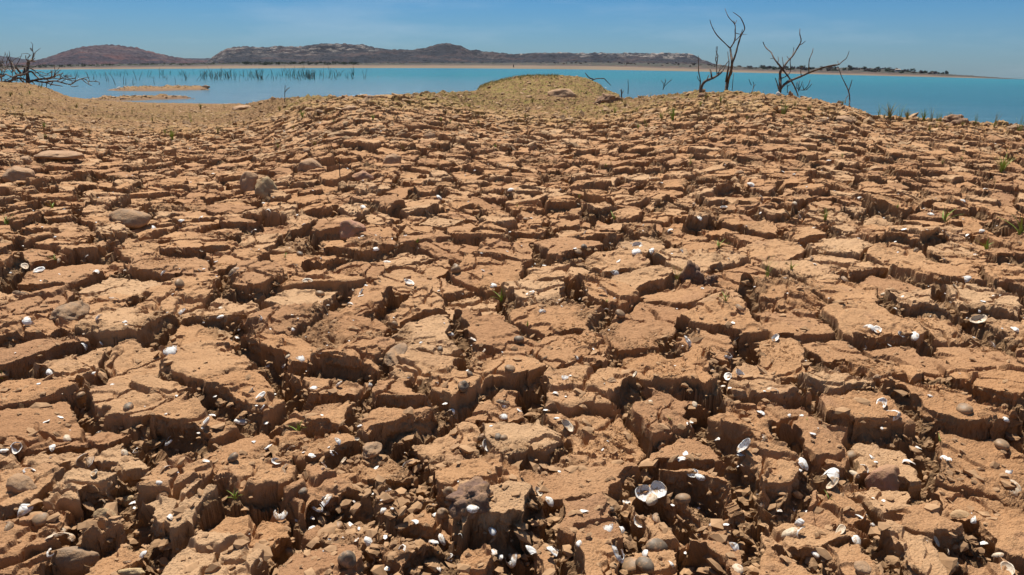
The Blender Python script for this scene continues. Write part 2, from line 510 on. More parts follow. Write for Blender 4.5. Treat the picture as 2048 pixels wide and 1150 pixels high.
# clods and crumbs in the cracks
c1, c2, crr = worley(XX / 0.034, YY / 0.034, 4)
c3, c4, cr3 = worley(XX / 0.013, YY / 0.013, 6)
clod = 0.022 * np.sqrt(np.clip(1 - (c1 / 0.75) ** 2, 0, 1)) * (0.3 + crr) + 0.007 * np.sqrt(np.clip(1 - (c3 / 0.8) ** 2, 0, 1)) * cr3
g5, g6, gr5 = worley(XX / 0.021 + 3 * wx, YY / 0.021 + 3 * wy, 11)
grit = sstep(-0.1, 0.35, noise(XX * 3.7, YY * 3.7, 36))
rough = 0.0042 * fbm(XX * 28, YY * 28, 4, 21, 0.65) + 0.0045 * grit * (gr5 > 0.6) * np.clip(1 - (g5 / 0.5) ** 2, 0, 1) \
        + 0.0012 * noise(XX * 260, YY * 260, 37)
deep = np.clip(prof + 0.55 * crumble, 0, 1)
zp = (top + curl + terr + und + crk2 + tilt2 + dome) * 1.0 - prof * depth - 0.022 * crumble * (1 - prof) \
     + clod * np.clip(0.9 * prof + 0.8 * crumble, 0, 1) + rough * (1 + 2.2 * deep)
# loose rubble farther off
r1, r2, rr = worley(XX / 0.11 + wx * 6, YY / 0.11 + wy * 6, 8)
r3, r4, rr3 = worley(XX / 0.05, YY / 0.05, 9)
rubA = 0.6 + 0.5 * noise(XX * .7, YY * .7, 25)
flat = np.interp(U, [-0.75, -0.62, -0.36, -0.28, 2], [1.1, 1.0, 1.0, 1.15, 1.15])
zr = (0.050 * np.sqrt(np.clip(1 - (r1 / 0.62) ** 2, 0, 1)) * np.clip(rr - 0.35, 0, 1) * rubA
      + 0.028 * np.sqrt(np.clip(1 - (r3 / 0.6) ** 2, 0, 1)) * rr3
      + 0.030 * fbm(XX * 2.2, YY * 2.2, 4, 26) + 0.022 * fbm(XX * 7, YY * 3.5, 4, 33, 0.65)) * flat
zr = zr - 0.035 * (1 - sstep(0.0, 0.09, ED)) * (YY < 16) * flat
zz = zp * near + zr * (1 - near)
wn2 = noise(XX * 30, zz * 45 + 3, 29) + noise(YY * 30, zz * 45 + 3, 34) + 0.6 * noise(XX * 75, zz * 110 + 3, 30) + 0.6 * noise(YY * 75, zz * 110 + 3, 35)
wetz = sstep(ZW + 0.10, ZW + 0.02, Zm + 0 * YY)
zz = np.where(YY > 17, zz * np.clip((Zm - ZW) / 0.15, 0.1, 1), zz)
Z = Zm + zz
# undercut walls
uc_amt = 0.013 * np.sin(np.pi * np.clip(tt, 0, 1)) * near * (YY < 8) * sstep(0.004, 0.014, half) * np.clip(0.4 + 1.4 * noise(XX * 8, YY * 8, 27), 0, 1.2)
wn2 = wn2 + 0.5 * (noise(XX * 170, zz * 230 + 3, 38) + noise(YY * 170, zz * 230, 39))
ledge = 0.0065 * wn2 * np.sin(np.pi * np.clip(tt, 0, 1)) * near * (YY < 8) * sstep(0.002, 0.012, half)
vert = np.where(ED > half, wallw * tt, wallw * np.clip(ED / half, 0, 1)) * near * 0.85
uc_amt = uc_amt * 0.7 + ledge + vert
GXX = XX - NX * uc_amt; GYY = YY - NY * uc_amt

V = np.stack([GXX, GYY, Z], -1).reshape(-1, 3)
me = mesh_np('ground', V, grid_faces(NR, NC))
def vattr(me, name, arr):
    a_ = me.attributes.new(name, 'FLOAT', 'POINT'); a_.data.foreach_set('value', np.asarray(arr, f4).ravel())
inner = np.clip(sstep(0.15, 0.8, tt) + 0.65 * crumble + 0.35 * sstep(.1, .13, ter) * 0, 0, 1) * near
stony = (1 - near) * 0.9
gnz = fbm(XX * 0.55, YY * 0.55, 3, 28)
# olive growth: on the far flats and round the grassy mound
green = np.clip(sstep(8.5, 13, YY) * (0.75 + 0.9 * gnz) + 1.0 * ((U > -0.06) & (U < 0.16) & (YY > 17.5)), 0, 1)
green = np.clip(green * (1 - 0.55 * (U < -0.28)) , 0, 1)
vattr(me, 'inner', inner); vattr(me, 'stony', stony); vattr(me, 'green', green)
vattr(me, 'tone', np.clip(0.5 + 0.5 * (S_r[ID] - 0.5) * 2 * near, 0, 1))
vattr(me, 'wet', 0.8 * sstep(ZW + 0.13, ZW + 0.02, Z + 0.03 * gnz))
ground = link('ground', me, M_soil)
tag(ground, kind='structure')

def ground_z(X, Y):
    """height of the finished ground"""
    u = X / Y
    i = min(max(int(np.searchsorted(uc, u)) - 1, 0), NC - 2); j = min(max(int(np.searchsorted(yr, Y)) - 1, 0), NR - 2)
    a = (u - uc[i]) / (uc[i + 1] - uc[i]); b = (Y - yr[j]) / (yr[j + 1] - yr[j])
    return float((Z[j, i] * (1 - a) + Z[j, i + 1] * a) * (1 - b) + (Z[j + 1, i] * (1 - a) + Z[j + 1, i + 1] * a) * b)

def hit(px, py):
    """the point of the finished ground seen at a pixel"""
    d = ray(px, py); u = d.x / d.y; s = d.z / d.y
    i = min(max(int(np.searchsorted(uc, u)) - 1, 0), NC - 2)
    g = Z[:, i] - (H + s * yr)
    g[yr < 1.0] = -1
    k = int(np.argmax(g > 0))
    if g[k] <= 0: return None
    return Vector((u * yr[k], yr[k], float(Z[k, i])))

def slope_normal(X, Y, r=0.02):
    zx = (ground_z(X + r, Y) - ground_z(X - r, Y)) / (2 * r); zy = (ground_z(X, Y + r) - ground_z(X, Y - r)) / (2 * r)
    zx = max(-1, min(1, zx)); zy = max(-1, min(1, zy))
    return Vector((-zx, -zy, 1)).normalized()

# ------------------------------------------------------------------ water
Y0 = 700.0; CURV = 0.025 / Y0
def sink(X): return CURV * X * X
def water():
    xs = np.concatenate([-np.geomspace(1500, 5, 120), [0], np.geomspace(5, 1500, 120)])
    ys = np.concatenate([[6], np.geomspace(8, 800, 60)])
    X, Y = np.meshgrid(xs, ys)
    V = np.stack([X, Y, ZW - sink(X)], -1).reshape(-1, 3)
    me = mesh_np('lake_water', V, grid_faces(*X.shape), True)
    m, t, p = new_mat('lake_water'); b = NB(t); P = b.pos()
    sep = b.n('ShaderNodeSeparateXYZ'); b.l(P, sep.inputs[0])
    # milky turquoise in the open lake, greyer silt in the shallows along this shore
    n = b.noise(P, 0.02, 3)
    far = b.rng(b.math('ADD', sep.outputs[1], b.math('MULTIPLY', n, 40)), 30, 150)
    mpn0 = b.n('ShaderNodeMapping'); mpn0.inputs['Scale'].default_value = (0.3, 2.0, 1); b.l(P, mpn0.inputs[0])
    lft = b.rng(sep.outputs[0], -2, 22)
    shal = b.mix(lft, (0.14, 0.175, 0.20), (0.010, 0.072, 0.090))
    shal = b.mix(b.rng(b.noise(mpn0.outputs[0], 0.5, 5, .65), 0.4, 0.62, 0, 0.35), shal, (0.02, 0.07, 0.11))
    c = b.mix(far, shal, (0.006, 0.142, 0.138))
    c = b.mix(b.rng(b.noise(mpn0.outputs[0], 1.1, 6, .75), 0.48, 0.64, 0, 0.45), c, (0.01, 0.055, 0.085))  # dark streaks in the base colour imitate ripple shading
    b.l(c, p.inputs['Base Color'])
    p.inputs['Roughness'].default_value = 0.16
    p.inputs['IOR'].default_value = 1.33
    p.inputs['Specular IOR Level'].default_value = 0.30
    mpn = b.n('ShaderNodeMapping'); mpn.inputs['Scale'].default_value = (0.55, 1.6, 1)
    b.l(P, mpn.inputs[0])
    w0 = b.bump(b.noise(mpn.outputs[0], 0.35, 3, 0.6), 1.0, 0.35, None)
    w1 = b.bump(b.noise(mpn.outputs[0], 2.2, 5, 0.6), 1.0, 0.12, None, w0)
    b.bump(b.noise(mpn.outputs[0], 12, 3, 0.6), 0.6, 0.012, p, w1)
    o = link('water', me, m)
    tag(o, kind='structure')
water()

# ------------------------------------------------------------------ far shore and hills
def fit(table, Y, px):
    return np.interp(px, [a for a, b in table], [b for a, b in table])

def land_grid(px0, px1, ncol, Ys, zfun):
    pxs = np.linspace(px0, px1, ncol)
    us = np.array([px_u(p, 140) for p in pxs])
    X = us[None, :] * np.asarray(Ys)[:, None]; Y = np.repeat(np.asarray(Ys)[:, None], ncol, 1)
    return pxs, X, Y, zfun(pxs[None, :] + 0 * Y, X, Y)

LTOP = [(-1500, 140), (0, 133), (200, 130), (500, 127), (800, 127.5), (1000, 127), (1200, 126), (1400, 129), (1450, 132.5), (1500, 136), (1600, 137.5), (1700, 136),
        (1750, 138), (1800, 142), (1850, 146), (1880, 149), (1960, 153), (2048, 158), (3000, 200)]
BTOP = [(-1500, 152), (0, 139), (250, 134.5), (500, 131.5), (1000, 131), (1200, 133), (1400, 138), (1600, 145), (1700, 148), (1850, 151), (2048, 159.5), (3000, 203)]
def z_from_row(px, row, Y):
    # height whose sight line passes the given row of the photograph at distance Y (vectorised)
    dx = px - 1024; dy = row - 575
    dyv = fwd.y * F + rgt.y * dx - upv.y * dy; dz = fwd.z * F + rgt.z * dx - upv.z * dy
    return H + dz / dyv * Y

def land_z(PX, X, Y):
    w0 = ZW - sink(X) - 0.5
    zb = z_from_row(PX, np.interp(PX, *zip(*BTOP)), 780.0)
    zt = z_from_row(PX, np.interp(PX, *zip(*LTOP)), 1050.0)
    edge = Y0 + 14 * noise(X * 0.012, Y * 0, 31) + 5 * noise(X * 0.05, Y * 0, 32)
    t1 = np.clip((Y - edge) / (780 - edge), 0, 1)
    z = w0 + (zb - w0) * t1 ** 0.8
    t2 = np.clip((Y - 780) / (1050 - 780), 0, 1)
    z = np.where(Y > 780, zb + (zt - zb) * t2, z)
    z = np.where(Y > 1050, zt - (Y - 1050) * 0.012, z)
    bush = sstep(790, 850, Y)
    f1, f2, r = worley(X / 7.0, Y / 9.0, 12)
    z = z + bush * 1.5 * np.clip(1 - (f1 / 0.6) ** 2, 0, 1) * (r > 0.45) * r * sstep(2048, 1880, PX)
    return z + 0.25 * noise(X * 0.05, Y * 0.05, 33) * t1

def far_land():
    Ys = np.concatenate([np.linspace(660, 780, 30), np.linspace(785, 1050, 70), np.linspace(1065, 1400, 8)])
    px, X, Y, Zl = land_grid(-1200, 3000, 1500, Ys, land_z)
    me = mesh_np('far_shore', np.stack([X, Y, Zl], -1).reshape(-1, 3), grid_faces(*X.shape), True)
    f1, f2, r = worley(X / 7.0, Y / 9.0, 12)
    vattr(me, 'bush', sstep(790, 850, Y) * (f1 < 0.6) * (r > 0.45))
    vattr(me, 'beach', 1 - sstep(770, 800, Y + 12 * noise(X * .02, Y * .02, 3)))
    m, t, p = new_mat('far_shore_soil'); b = NB(t); P = b.pos()
    mpn = b.n('ShaderNodeMapping'); mpn.inputs['Scale'].default_value = (0.12, 1, 1); b.l(P, mpn.inputs[0])
    beach = b.mix(b.rng(b.noise(mpn.outputs[0], 0.12, 4), 0.4, 0.6), (0.12, 0.085, 0.050), (0.18, 0.13, 0.080))
    scrub = b.mix(b.rng(b.noise(P, 0.03, 5, .65), 0.35, 0.62), (0.045, 0.030, 0.025), (0.12, 0.07, 0.048))
    c = b.mix(b.attr('beach'), scrub, beach)
    c = b.mix(b.attr('bush'), c, (0.035, 0.034, 0.024))
    b.l(c, p.inputs['Base Color'])
    o = link('far_shore', me, m); tag(o, kind='structure')
far_land()

def hill_mat(name, scrub1, scrub2, rock, red, rock_amt, red_amt):
    m, t, p = new_mat(name); b = NB(t); P = b.pos()
    c = b.mix(b.rng(b.noise(P, 0.010, 5, 0.6), 0.38, 0.62), scrub1, scrub2)
    c = b.mix(b.rng(b.noise(P, 0.12, 3, 0.7), 0.42, 0.60, 0, 0.75), c, tuple(v * 0.45 for v in scrub1))
    rd = b.math('MULTIPLY', b.rng(b.noise(P, 0.014, 5, 0.7), 0.50, 0.64), red_amt)
    c = b.mix(rd, c, red)
    mpn = b.n('ShaderNodeMapping'); mpn.inputs['Scale'].default_value = (1, 1, 3.5); b.l(P, mpn.inputs[0])
    rk = b.math('MULTIPLY', b.rng(b.noise(mpn.outputs[0], 0.045, 6, 0.8), 0.50, 0.60), b.attr('rocky'))
    c = b.mix(b.math('MULTIPLY', rk, rock_amt), c, rock)
    b.l(c, p.inputs['Base Color'])
    p.inputs['Roughness'].default_value = 1
    b.bump(b.noise(P, 0.10, 4, .7), 1.0, 5.0, p)
    return m

def hill(name, crest, Yb, Yc, mat, rough=3.0, base_row=137, rockfun=None, ncol=900, seed=40, nrow=70, blocky=0.0):
    cx = [a for a, b in crest]; cy = [b for a, b in crest]
    Ys = np.concatenate([np.linspace(Yb, Yc, nrow), np.linspace(Yc + 15, Yc + 400, 8)])
    def zf(PX, X, Y):
        zt = z_from_row(PX, np.interp(PX, cx, cy), Yc); z0 = z_from_row(PX, base_row + np.interp(PX, [0, 1024, 2048], [0, 0, 14]), Yb) - 2
        t = np.clip((Y - Yb) / (Yc - Yb), 0, 1)
        spur = 0.35 * noise(X / 130, Y / 300, seed) + 0.18 * noise(X / 55, Y / 120, seed + 1)
        tt_ = np.clip(t + spur * t * (1 - t) * 2.2, 0, 1)
        s = tt_ ** 1.25
        if blocky: s = s * (1 - blocky) + blocky * (0.62 * tt_ + 0.38 * sstep(0.78, 0.90, tt_))
        zz_ = z0 + (zt - z0) * s
        zz_ = np.where(Y > Yc, zt - (Y - Yc) * 0.25, zz_)
        f1, f2, r = worley(X / 9.0, Y / 12.0, seed + 3)
        env = np.clip((zt - z0) / 12, 0, 1)
        return zz_ + env * (rough * np.clip(1 - (f1 / .7) ** 2, 0, 1) * r * 0.9 + 0.4 * rough * fbm(X / 25, Y / 40, 3, seed + 5)) - env * rough * 0.35
    px, X, Y, Zh = land_grid(cx[0], cx[-1], ncol, Ys, zf)
    me = mesh_np(name, np.stack([X, Y, Zh], -1).reshape(-1, 3), grid_faces(*X.shape), False)
    t = np.clip((Y - Yb) / (Yc - Yb), 0, 1)
    vattr(me, 'rocky', rockfun(px[None, :] + 0 * Y, t) if rockfun else 0 * t)
    o = link(name, me, mat); tag(o, kind='structure')

hm1 = hill_mat('red_hill_scrub', (0.024, 0.019, 0.028), (0.052, 0.030, 0.034), (0.32, 0.25, 0.22), (0.15, 0.06, 0.045), 0.5, 0.5)
hm2 = hill_mat('ridge_scrub', (0.012, 0.014, 0.020), (0.026, 0.025, 0.030), (0.36, 0.31, 0.27), (0.15, 0.085, 0.065), 0.85, 0.3)
hm3 = hill_mat('distant_hill_scrub', (0.035, 0.035, 0.042), (0.06, 0.055, 0.06), (0.3, 0.25, 0.2), (0.15, 0.1, 0.1), 0, 0)
hill('distant_hill', [(-900, 125), (-300, 100), (-60, 104), (0, 110), (30, 115), (75, 121), (150, 124), (300, 121), (375, 116.5), (430, 116.5), (520, 125), (700, 132)], 2100, 2700, hm3, 3, 136, seed=44, ncol=400)
hill('rounded_hill', [(-20, 130), (40, 125), (70, 121), (100, 115), (130, 104), (165, 94.5), (200, 89.5), (245, 90), (280, 96), (310, 104), (340, 112), (375, 118), (420, 121), (470, 126), (560, 131)],
     1350, 1850, hm1, 3.0, 134, lambda P, t: 0.5 * sstep(0.4, 0.8, t), seed=50, ncol=600)
def mesa_rock(P, t):
    left = sstep(0.55, 0.95, t) * (P < 760) * 0.6
    cliff = sstep(0.80, 0.93, t) * (P > 1040) * 1.3
    mid = 0.22 * sstep(0.7, 0.95, t)
    return np.clip(np.maximum(np.maximum(left, cliff), mid), 0, 1)
hill('rocky_ridge', [(380, 131), (415, 124), (427, 114), (440, 105), (458, 97), (490, 92.5), (520, 95), (560, 92), (600, 93), (630, 89), (660, 85.5), (700, 89), (725, 88), (745, 94),
              (780, 99), (820, 99.5), (850, 96), (875, 88), (893, 85), (920, 91), (940, 99), (980, 104), (1020, 108), (1060, 106.5), (1100, 105.5), (1200, 106), (1300, 106.5),
              (1365, 106), (1385, 110), (1400, 118), (1425, 127), (1470, 134), (1520, 139)],
     1150, 1550, hm2, 2.6, 131, mesa_rock, seed=60, ncol=1500, blocky=0.55)

# ------------------------------------------------------------------ small builders
def smooth_path(pts, n=3):
    P = [Vector(p) for p in pts]
    if len(P) < 3: return P
    o = []
    for i in range(len(P) - 1):
        p0 = P[max(i - 1, 0)]; p1 = P[i]; p2 = P[i + 1]; p3 = P[min(i + 2, len(P) - 1)]
        for k in range(n):
            t = k / n
            o.append(0.5 * ((2 * p1) + (p2 - p0) * t + (2 * p0 - 5 * p1 + 4 * p2 - p3) * t * t + (3 * p1 - p0 - 3 * p2 + p3) * t ** 3))
    o.append(P[-1]); return o

class Tubes:
    def __init__(s): s.V = []; s.Q = []
    def add(s, pts, r0, r1, seg=7, n=3, jit=0.12):
        P = smooth_path(pts, n); m = len(P)
        base = len(s.V); prev = None
        for i, p in enumerate(P):
            t = (P[min(i + 1, m - 1)] - P[max(i - 1, 0)])
            if t.length < 1e-9: t = Vector((0, 0, 1))
            t.normalize()
            a = prev if prev is not None else (Vector((1, 0, 0)) if abs(t.x) < .8 else Vector((0, 1, 0)))
            a = (a - t * a.dot(t)).normalized(); bb = t.cross(a); prev = a
            f_ = i / (m - 1); r = r0 + (r1 - r0) * f_
            r *= 1 + random.uniform(-jit, jit)
            if i == m - 1: r *= 0.5
            for k in range(seg):
                an = 2 * math.pi * k / seg
                s.V.append(tuple(p + (a * math.cos(an) + bb * math.sin(an)) * r * (1 + random.uniform(-jit, jit) * .6)))
        for i in range(m - 1):
            for k in range(seg):
                k2_ = (k + 1) % seg
                s.Q.append((base + i * seg + k, base + i * seg + k2_, base + (i + 1) * seg + k2_, base + (i + 1) * seg + k))
        for ring, rev in ((base, True), (base + (m - 1) * seg, False)):
            c = tuple(sum((Vector(s.V[ring + k]) for k in range(seg)), Vector()) / seg)
            s.V.append(c); ci = len(s.V) - 1
            for k in range(0, seg):
                a_, b_ = ring + k, ring + (k + 1) % seg
                s.Q.append((b_, a_, ci, ci) if rev else (a_, b_, ci, ci))
    def mesh(s, name, smooth=True, origin=None):
        me = bpy.data.meshes.new(name)
        o = Vector(origin) if origin is not None else Vector()
        me.from_pydata([tuple(Vector(v) - o) for v in s.V], [], [q if q[2] != q[3] else q[:3] for q in s.Q])
        for p in me.polygons: p.use_smooth = smooth
        return me

import bmesh
from mathutils import noise as mn
def rock_mesh(name, seed, sub=4, sharp=0.35, rough=0.22, flat=0.6):
    bm = bmesh.new(); bmesh.ops.create_icosphere(bm, subdivisions=sub, radius=1)
    off = Vector((seed * 3.1, seed * 1.7, seed * 2.3)); rs = random.Random(seed)
    planes = [(Vector((rs.gauss(0, 1), rs.gauss(0, 1), rs.gauss(0, 1))).normalized(), rs.uniform(0.55, 0.9)) for _ in range(11)]
    for v in bm.verts:
        p = v.co.copy()
        for n_, d_ in planes:
            k = p.dot(n_) - d_
            if k > 0: p -= n_ * k * (0.4 + sharp)
        q = p * 1.3 + off
        p *= 1 + rough * mn.noise(q) + rough * 0.5 * mn.noise(q * 2.7) + rough * 0.25 * mn.noise(q * 6) + rough * 0.12 * mn.noise(q * 14)
        v.co = Vector((p.x, p.y, p.z * flat))
    me = bpy.data.meshes.new(name); bm.to_mesh(me); bm.free()
    for pl in me.polygons: pl.use_smooth = sub > 3
    return me

def put_rock(px, py, wpx, hpx, mat, label, name='rock', seed=1, cat='rock', sharp=0.35, rough=0.22, group=None, yaw=None, tilt=0.0):
    g = hit(px, py + hpx * 0.35)
    if g is None: return
    k = (g.y * fwd.y + (H - g.z) * -fwd.z) / F
    wx_ = wpx * k * 0.5
    el = math.atan2(H - g.z, g.y)
    hh = max(hpx * k * 0.5, 0.012) / max(math.cos(el), .3)
    dep = wx_ * 0.75
    me = rock_mesh(name, seed, 4, sharp, rough, 1.0)
    o = link(name, me, mat)
    zz_ = hpx * k * 0.75
    if el > 0.3: zz_ = min(zz_, wx_ * 0.7); dep = max((hpx * k - zz_ * math.cos(el)) / math.sin(el) * 0.5, wx_ * 0.4)
    me.transform(Matrix.Diagonal((wx_, dep, max(zz_, 0.01), 1)))
    o.location = (g.x, g.y + dep * 0.4, g.z - zz_ * 0.02)
    o.rotation_euler = (random.uniform(-.08, .08), tilt, random.uniform(-.3, .3) if yaw is None else yaw)
    tag(o, label, cat, group)
    return o

# ------------------------------------------------------------------ stones and clods
ROCKS = [
 (1126, 186, 62, 22, M_rock_tan, 'long low tan boulder at the foot of the grassy mound', 3, .2, .2),
 (1220, 194, 56, 26, M_rock_dark, 'jagged dark brown boulder at the water edge right of the tan boulder', 8, .5, .4),
 (486, 214, 52, 12, M_rock_tan, 'flat pale tan slab at the left end of the stony mound', 5, .3, .15),
 (495, 360, 48, 50, M_rock_tan, 'upright pointed brown rock beside a yellowish one', 11, .5, .2),
 (530, 372, 54, 44, M_rock_yellow, 'blocky yellowish rock leaning on the pointed brown rock', 12, .4, .2),
 (252, 430, 92, 28, M_rock_grey, 'smooth grey oval rock lying flat on the cracked mud at left', 14, .1, .1),
 (620, 328, 56, 28, M_rock_tan, 'rounded tan rock above the yellowish block', 15, .2, .15),
 (785, 320, 42, 22, M_rock_tan, 'pale tan rounded rock in the middle of the cracked flat', 17, .2, .15),
 (750, 259, 24, 8, M_rock_grey, 'small flat pale stone on the stony mound', 18, .2, .15),
 (638, 223, 18, 8, M_rock_grey, 'small blue-grey stone near the crest of the stony mound', 19, .2, .2),
 (618, 217, 20, 9, M_rock_tan, 'small tan stone beside the blue-grey stone', 20, .3, .2),
 (700, 215, 36, 11, M_rock_tan, 'wide low tan stone below the dark crest stone', 21, .2, .2),
 (738, 194, 20, 11, M_rock_dark, 'dark reddish stone standing on the crest of the mound', 22, .4, .35),
 (858, 272, 32, 14, M_rock_tan, 'tan wedge stone on the flat below the mound', 23, .4, .2),
 (912, 240, 20, 6, M_rock_grey, 'thin grey stone far out on the flat', 24, .3, .15),
 (722, 350, 52, 20, M_rock_pink, 'reddish flat stone right of the thin dry stalk', 25, .3, .15),
 (704, 452, 60, 38, M_rock_pink, 'reddish brown rock sunk between plates in the middle ground', 26, .3, .15),
 (612, 300, 16, 11, M_rock_tan, 'small round tan stone between the two rounded rocks', 27, .1, .1),
 (788, 700, 44, 62, M_rock_grey, 'greenish grey slab wedged upright in a crack', 28, .6, .15),
 (128, 615, 62, 52, M_rock_grey, 'grey-green lumpy rock poking out of the mud at left', 29, .3, .3),
 (32, 342, 62, 32, M_rock_tan, 'big tan stone at the left edge of the cracked flat', 30, .3, .2),
 (112, 308, 92, 15, M_rock_tan, 'long flat tan slab above the left edge stone', 31, .3, .15),
 (50, 318, 26, 14, M_rock_tan, 'small tan stone left of the long flat slab', 32, .3, .2),
 (1778, 948, 92, 56, M_rock_pink, 'pinkish flat topped rock in the right foreground', 33, .5, .08),
 (1922, 1028, 44, 28, M_rock_yellow, 'smooth yellow pebble in the right foreground', 34, .1, .08),
 (38, 962, 78, 50, M_rock_grey, 'rough grey brown stone at the left edge of the foreground', 35, .3, .2),
 (132, 1128, 128, 44, M_rock_grey, 'long olive grey stone in the bottom left corner', 36, .3, .15),
 (256, 1000, 42, 24, M_rock_yellow, 'yellow stone deep in the crack under the big left plate', 37, .2, .12),
 (208, 1026, 46, 18, M_rock_yellow, 'flat yellow stone in shade below the other yellow stone', 38, .2, .12),
 (262, 1144, 62, 16, M_rock_yellow, 'pale yellowish stone cut by the bottom edge', 39, .2, .1),
 (1728, 1130, 36, 32, M_rock_grey, 'oval grey pebble set on a plate at bottom right', 40, .1, .08),
 (740, 895, 44, 40, M_rock_grey, 'grey stone in the wide crack of the foreground', 41, .4, .3),
 (938, 985, 92, 66, M_rock_dark, 'dark knobbly clod in the crack left of the biggest plate', 42, .1, .75),
 (1557, 187, 12, 9, M_rock_white, 'white rounded stone at the foot of the forked dead tree', 43, .1, .1),
 (1581, 187, 11, 10, M_rock_grey, 'small grey brown stone right of the white stone', 44, .4, .3),
 (1404, 180, 18, 9, M_rock_dark, 'small dark clod at the base of the leaning dead log', 45, .4, .4),
 (1408, 190, 24, 8, M_rock_dark, 'flat dark clod below the leaning dead log', 46, .4, .4),
 (1692, 240, 52, 11, M_rock_tan, 'reddish slab on the slope left of the shore grass', 47, .5, .2),
 (1648, 243, 32, 8, M_rock_grey, 'flat grey stone left of the reddish slab', 48, .3, .2),
 (1801, 262, 12, 9, M_rock_pink, 'small pink stone below the shore grass', 49, .2, .1),
 (1817, 262, 15, 8, M_rock_tan, 'small tan stone beside the pink stone', 50, .2, .1),
 (1568, 219, 22, 9, M_rock_grey, 'grey stone on the slope below the forked dead tree', 51, .2, .1),
 (1913, 238, 52, 20, M_rock_dark, 'crumbly brown clod heap on the right shore', 52, .2, .6),
 (1978, 250, 14, 9, M_rock_dark, 'small brown clod on the right shore', 53, .2, .6),
 (2032, 254, 34, 12, M_rock_grey, 'grey brown clod at the right edge of the shore', 54, .3, .5),
 (1440, 174, 62, 26, M_rock_dark, 'brown earth heap between the two dead trees', 55, .05, .35),
 (1755, 756, 20, 10, M_rock_tan, 'small tan chip on a right hand plate', 57, .4, .2),
 (412, 176, 18, 6, M_rock_dark, 'dark driftwood-like stone at the tip of the far sand bar', 58, .4, .3),
 (238, 178, 10, 5, M_rock_white, 'pale stone on the left part of the far sand bar', 59, .2, .2),
 (245, 197, 12, 5, M_rock_dark, 'dark stone on the near spit', 60, .4, .3),
 (385, 199, 14, 6, M_rock_dark, 'dark stone in the water off the near spit', 61, .4, .4),
 (1225, 760, 20, 14, M_rock_grey, 'grey lump in the crack above the biggest plates', 62, .2, .3),
 (1420, 560, 30, 22, M_rock_dark, 'dark clod beside a thin grass stalk in the middle ground', 63, .1, .6),
 (1385, 545, 44, 40, M_rock_dark, 'dark crumbly block standing on edge right of the shell pair', 64, .2, .5),
 (1480, 345, 22, 8, M_rock_tan, 'little tan stone on the right flat', 65, .3, .2),
]
for (px, py, wp, hp, mt_, lab, sd_, sh_, ro_) in ROCKS:
    nm = 'clod' if ('clod' in lab or 'block standing' in lab) else ('earth_heap' if 'heap' in lab else ('flat_stone' if 'slab' in lab else 'stone'))
    put_rock(px, py, wp, hp, mt_, lab, nm, sd_, {'clod': 'clod', 'earth_heap': 'earth heap', 'flat_stone': 'stone slab', 'stone': 'stone'}[nm], sh_, ro_)

# loose gravel and crumbs nobody could count
def ico(sub=1):
    bm = bmesh.new(); bmesh.ops.create_icosphere(bm, subdivisions=sub, radius=1)
    v = np.array([tuple(x.co) for x in bm.verts]); f = np.array([[y.index for y in x.verts] for x in bm.faces]); bm.free()
    return v, f
IV, IF_ = ico(1)
IV2, IF2 = ico(2)
def scatter(name, pts, sizes, mat, label, cat, flat=0.65, sub=1):
    iv, iff = (IV, IF_) if sub == 1 else (IV2, IF2)
    n = len(pts); k = len(iv)
    V_ = np.repeat(iv[None], n, 0) * (1 + 0.30 * RNG.normal(size=(n, k, 1)).clip(-1.6, 1.6))
    sc = sizes[:, None, None] * np.stack([RNG.uniform(.7, 1.4, n), RNG.uniform(.7, 1.3, n), RNG.uniform(.5, 1, n) * flat], -1)[:, None, :]
    an = RNG.uniform(0, 6.28, n); ca, sa = np.cos(an)[:, None], np.sin(an)[:, None]
    V_ = V_ * sc
    x = V_[..., 0] * ca - V_[..., 1] * sa; y = V_[..., 0] * sa + V_[..., 1] * ca
    tl = RNG.normal(0, .35, (n, 1)); z = V_[..., 2] + x * tl
    V_ = np.stack([x, y, z], -1) + np.array(pts)[:, None, :]
    Fc = (iff[None] + (np.arange(n) * k)[:, None, None]).reshape(-1, 3)
    me = mesh_np(name, V_.reshape(-1, 3), Fc)
    return tag(link(name, me, mat), label, cat, kind='stuff')

def rand_ground(n, px0, px1, y0, y1, bias=1.0, test=None):
    """random points of the ground inside the view, spread evenly over the picture"""
    res = []
    while len(res) < n:
        px = random.uniform(px0, px1); Y_ = y0 * (y1 / y0) ** (random.random() ** bias)
        X_ = px_u(px, 200) * Y_
        z_ = ground_z(X_, Y_)
        if z_ < ZW + 0.02: continue
        if test and not test(X_, Y_, z_): continue
        res.append((X_, Y_, z_))
    return res

def inner_at(X, Y):
    u = X / Y
    i = min(int(np.searchsorted(uc, u)), NC - 1); j = min(int(np.searchsorted(yr, Y)), NR - 1)
    return float(inner[j, i]), float(green[j, i])

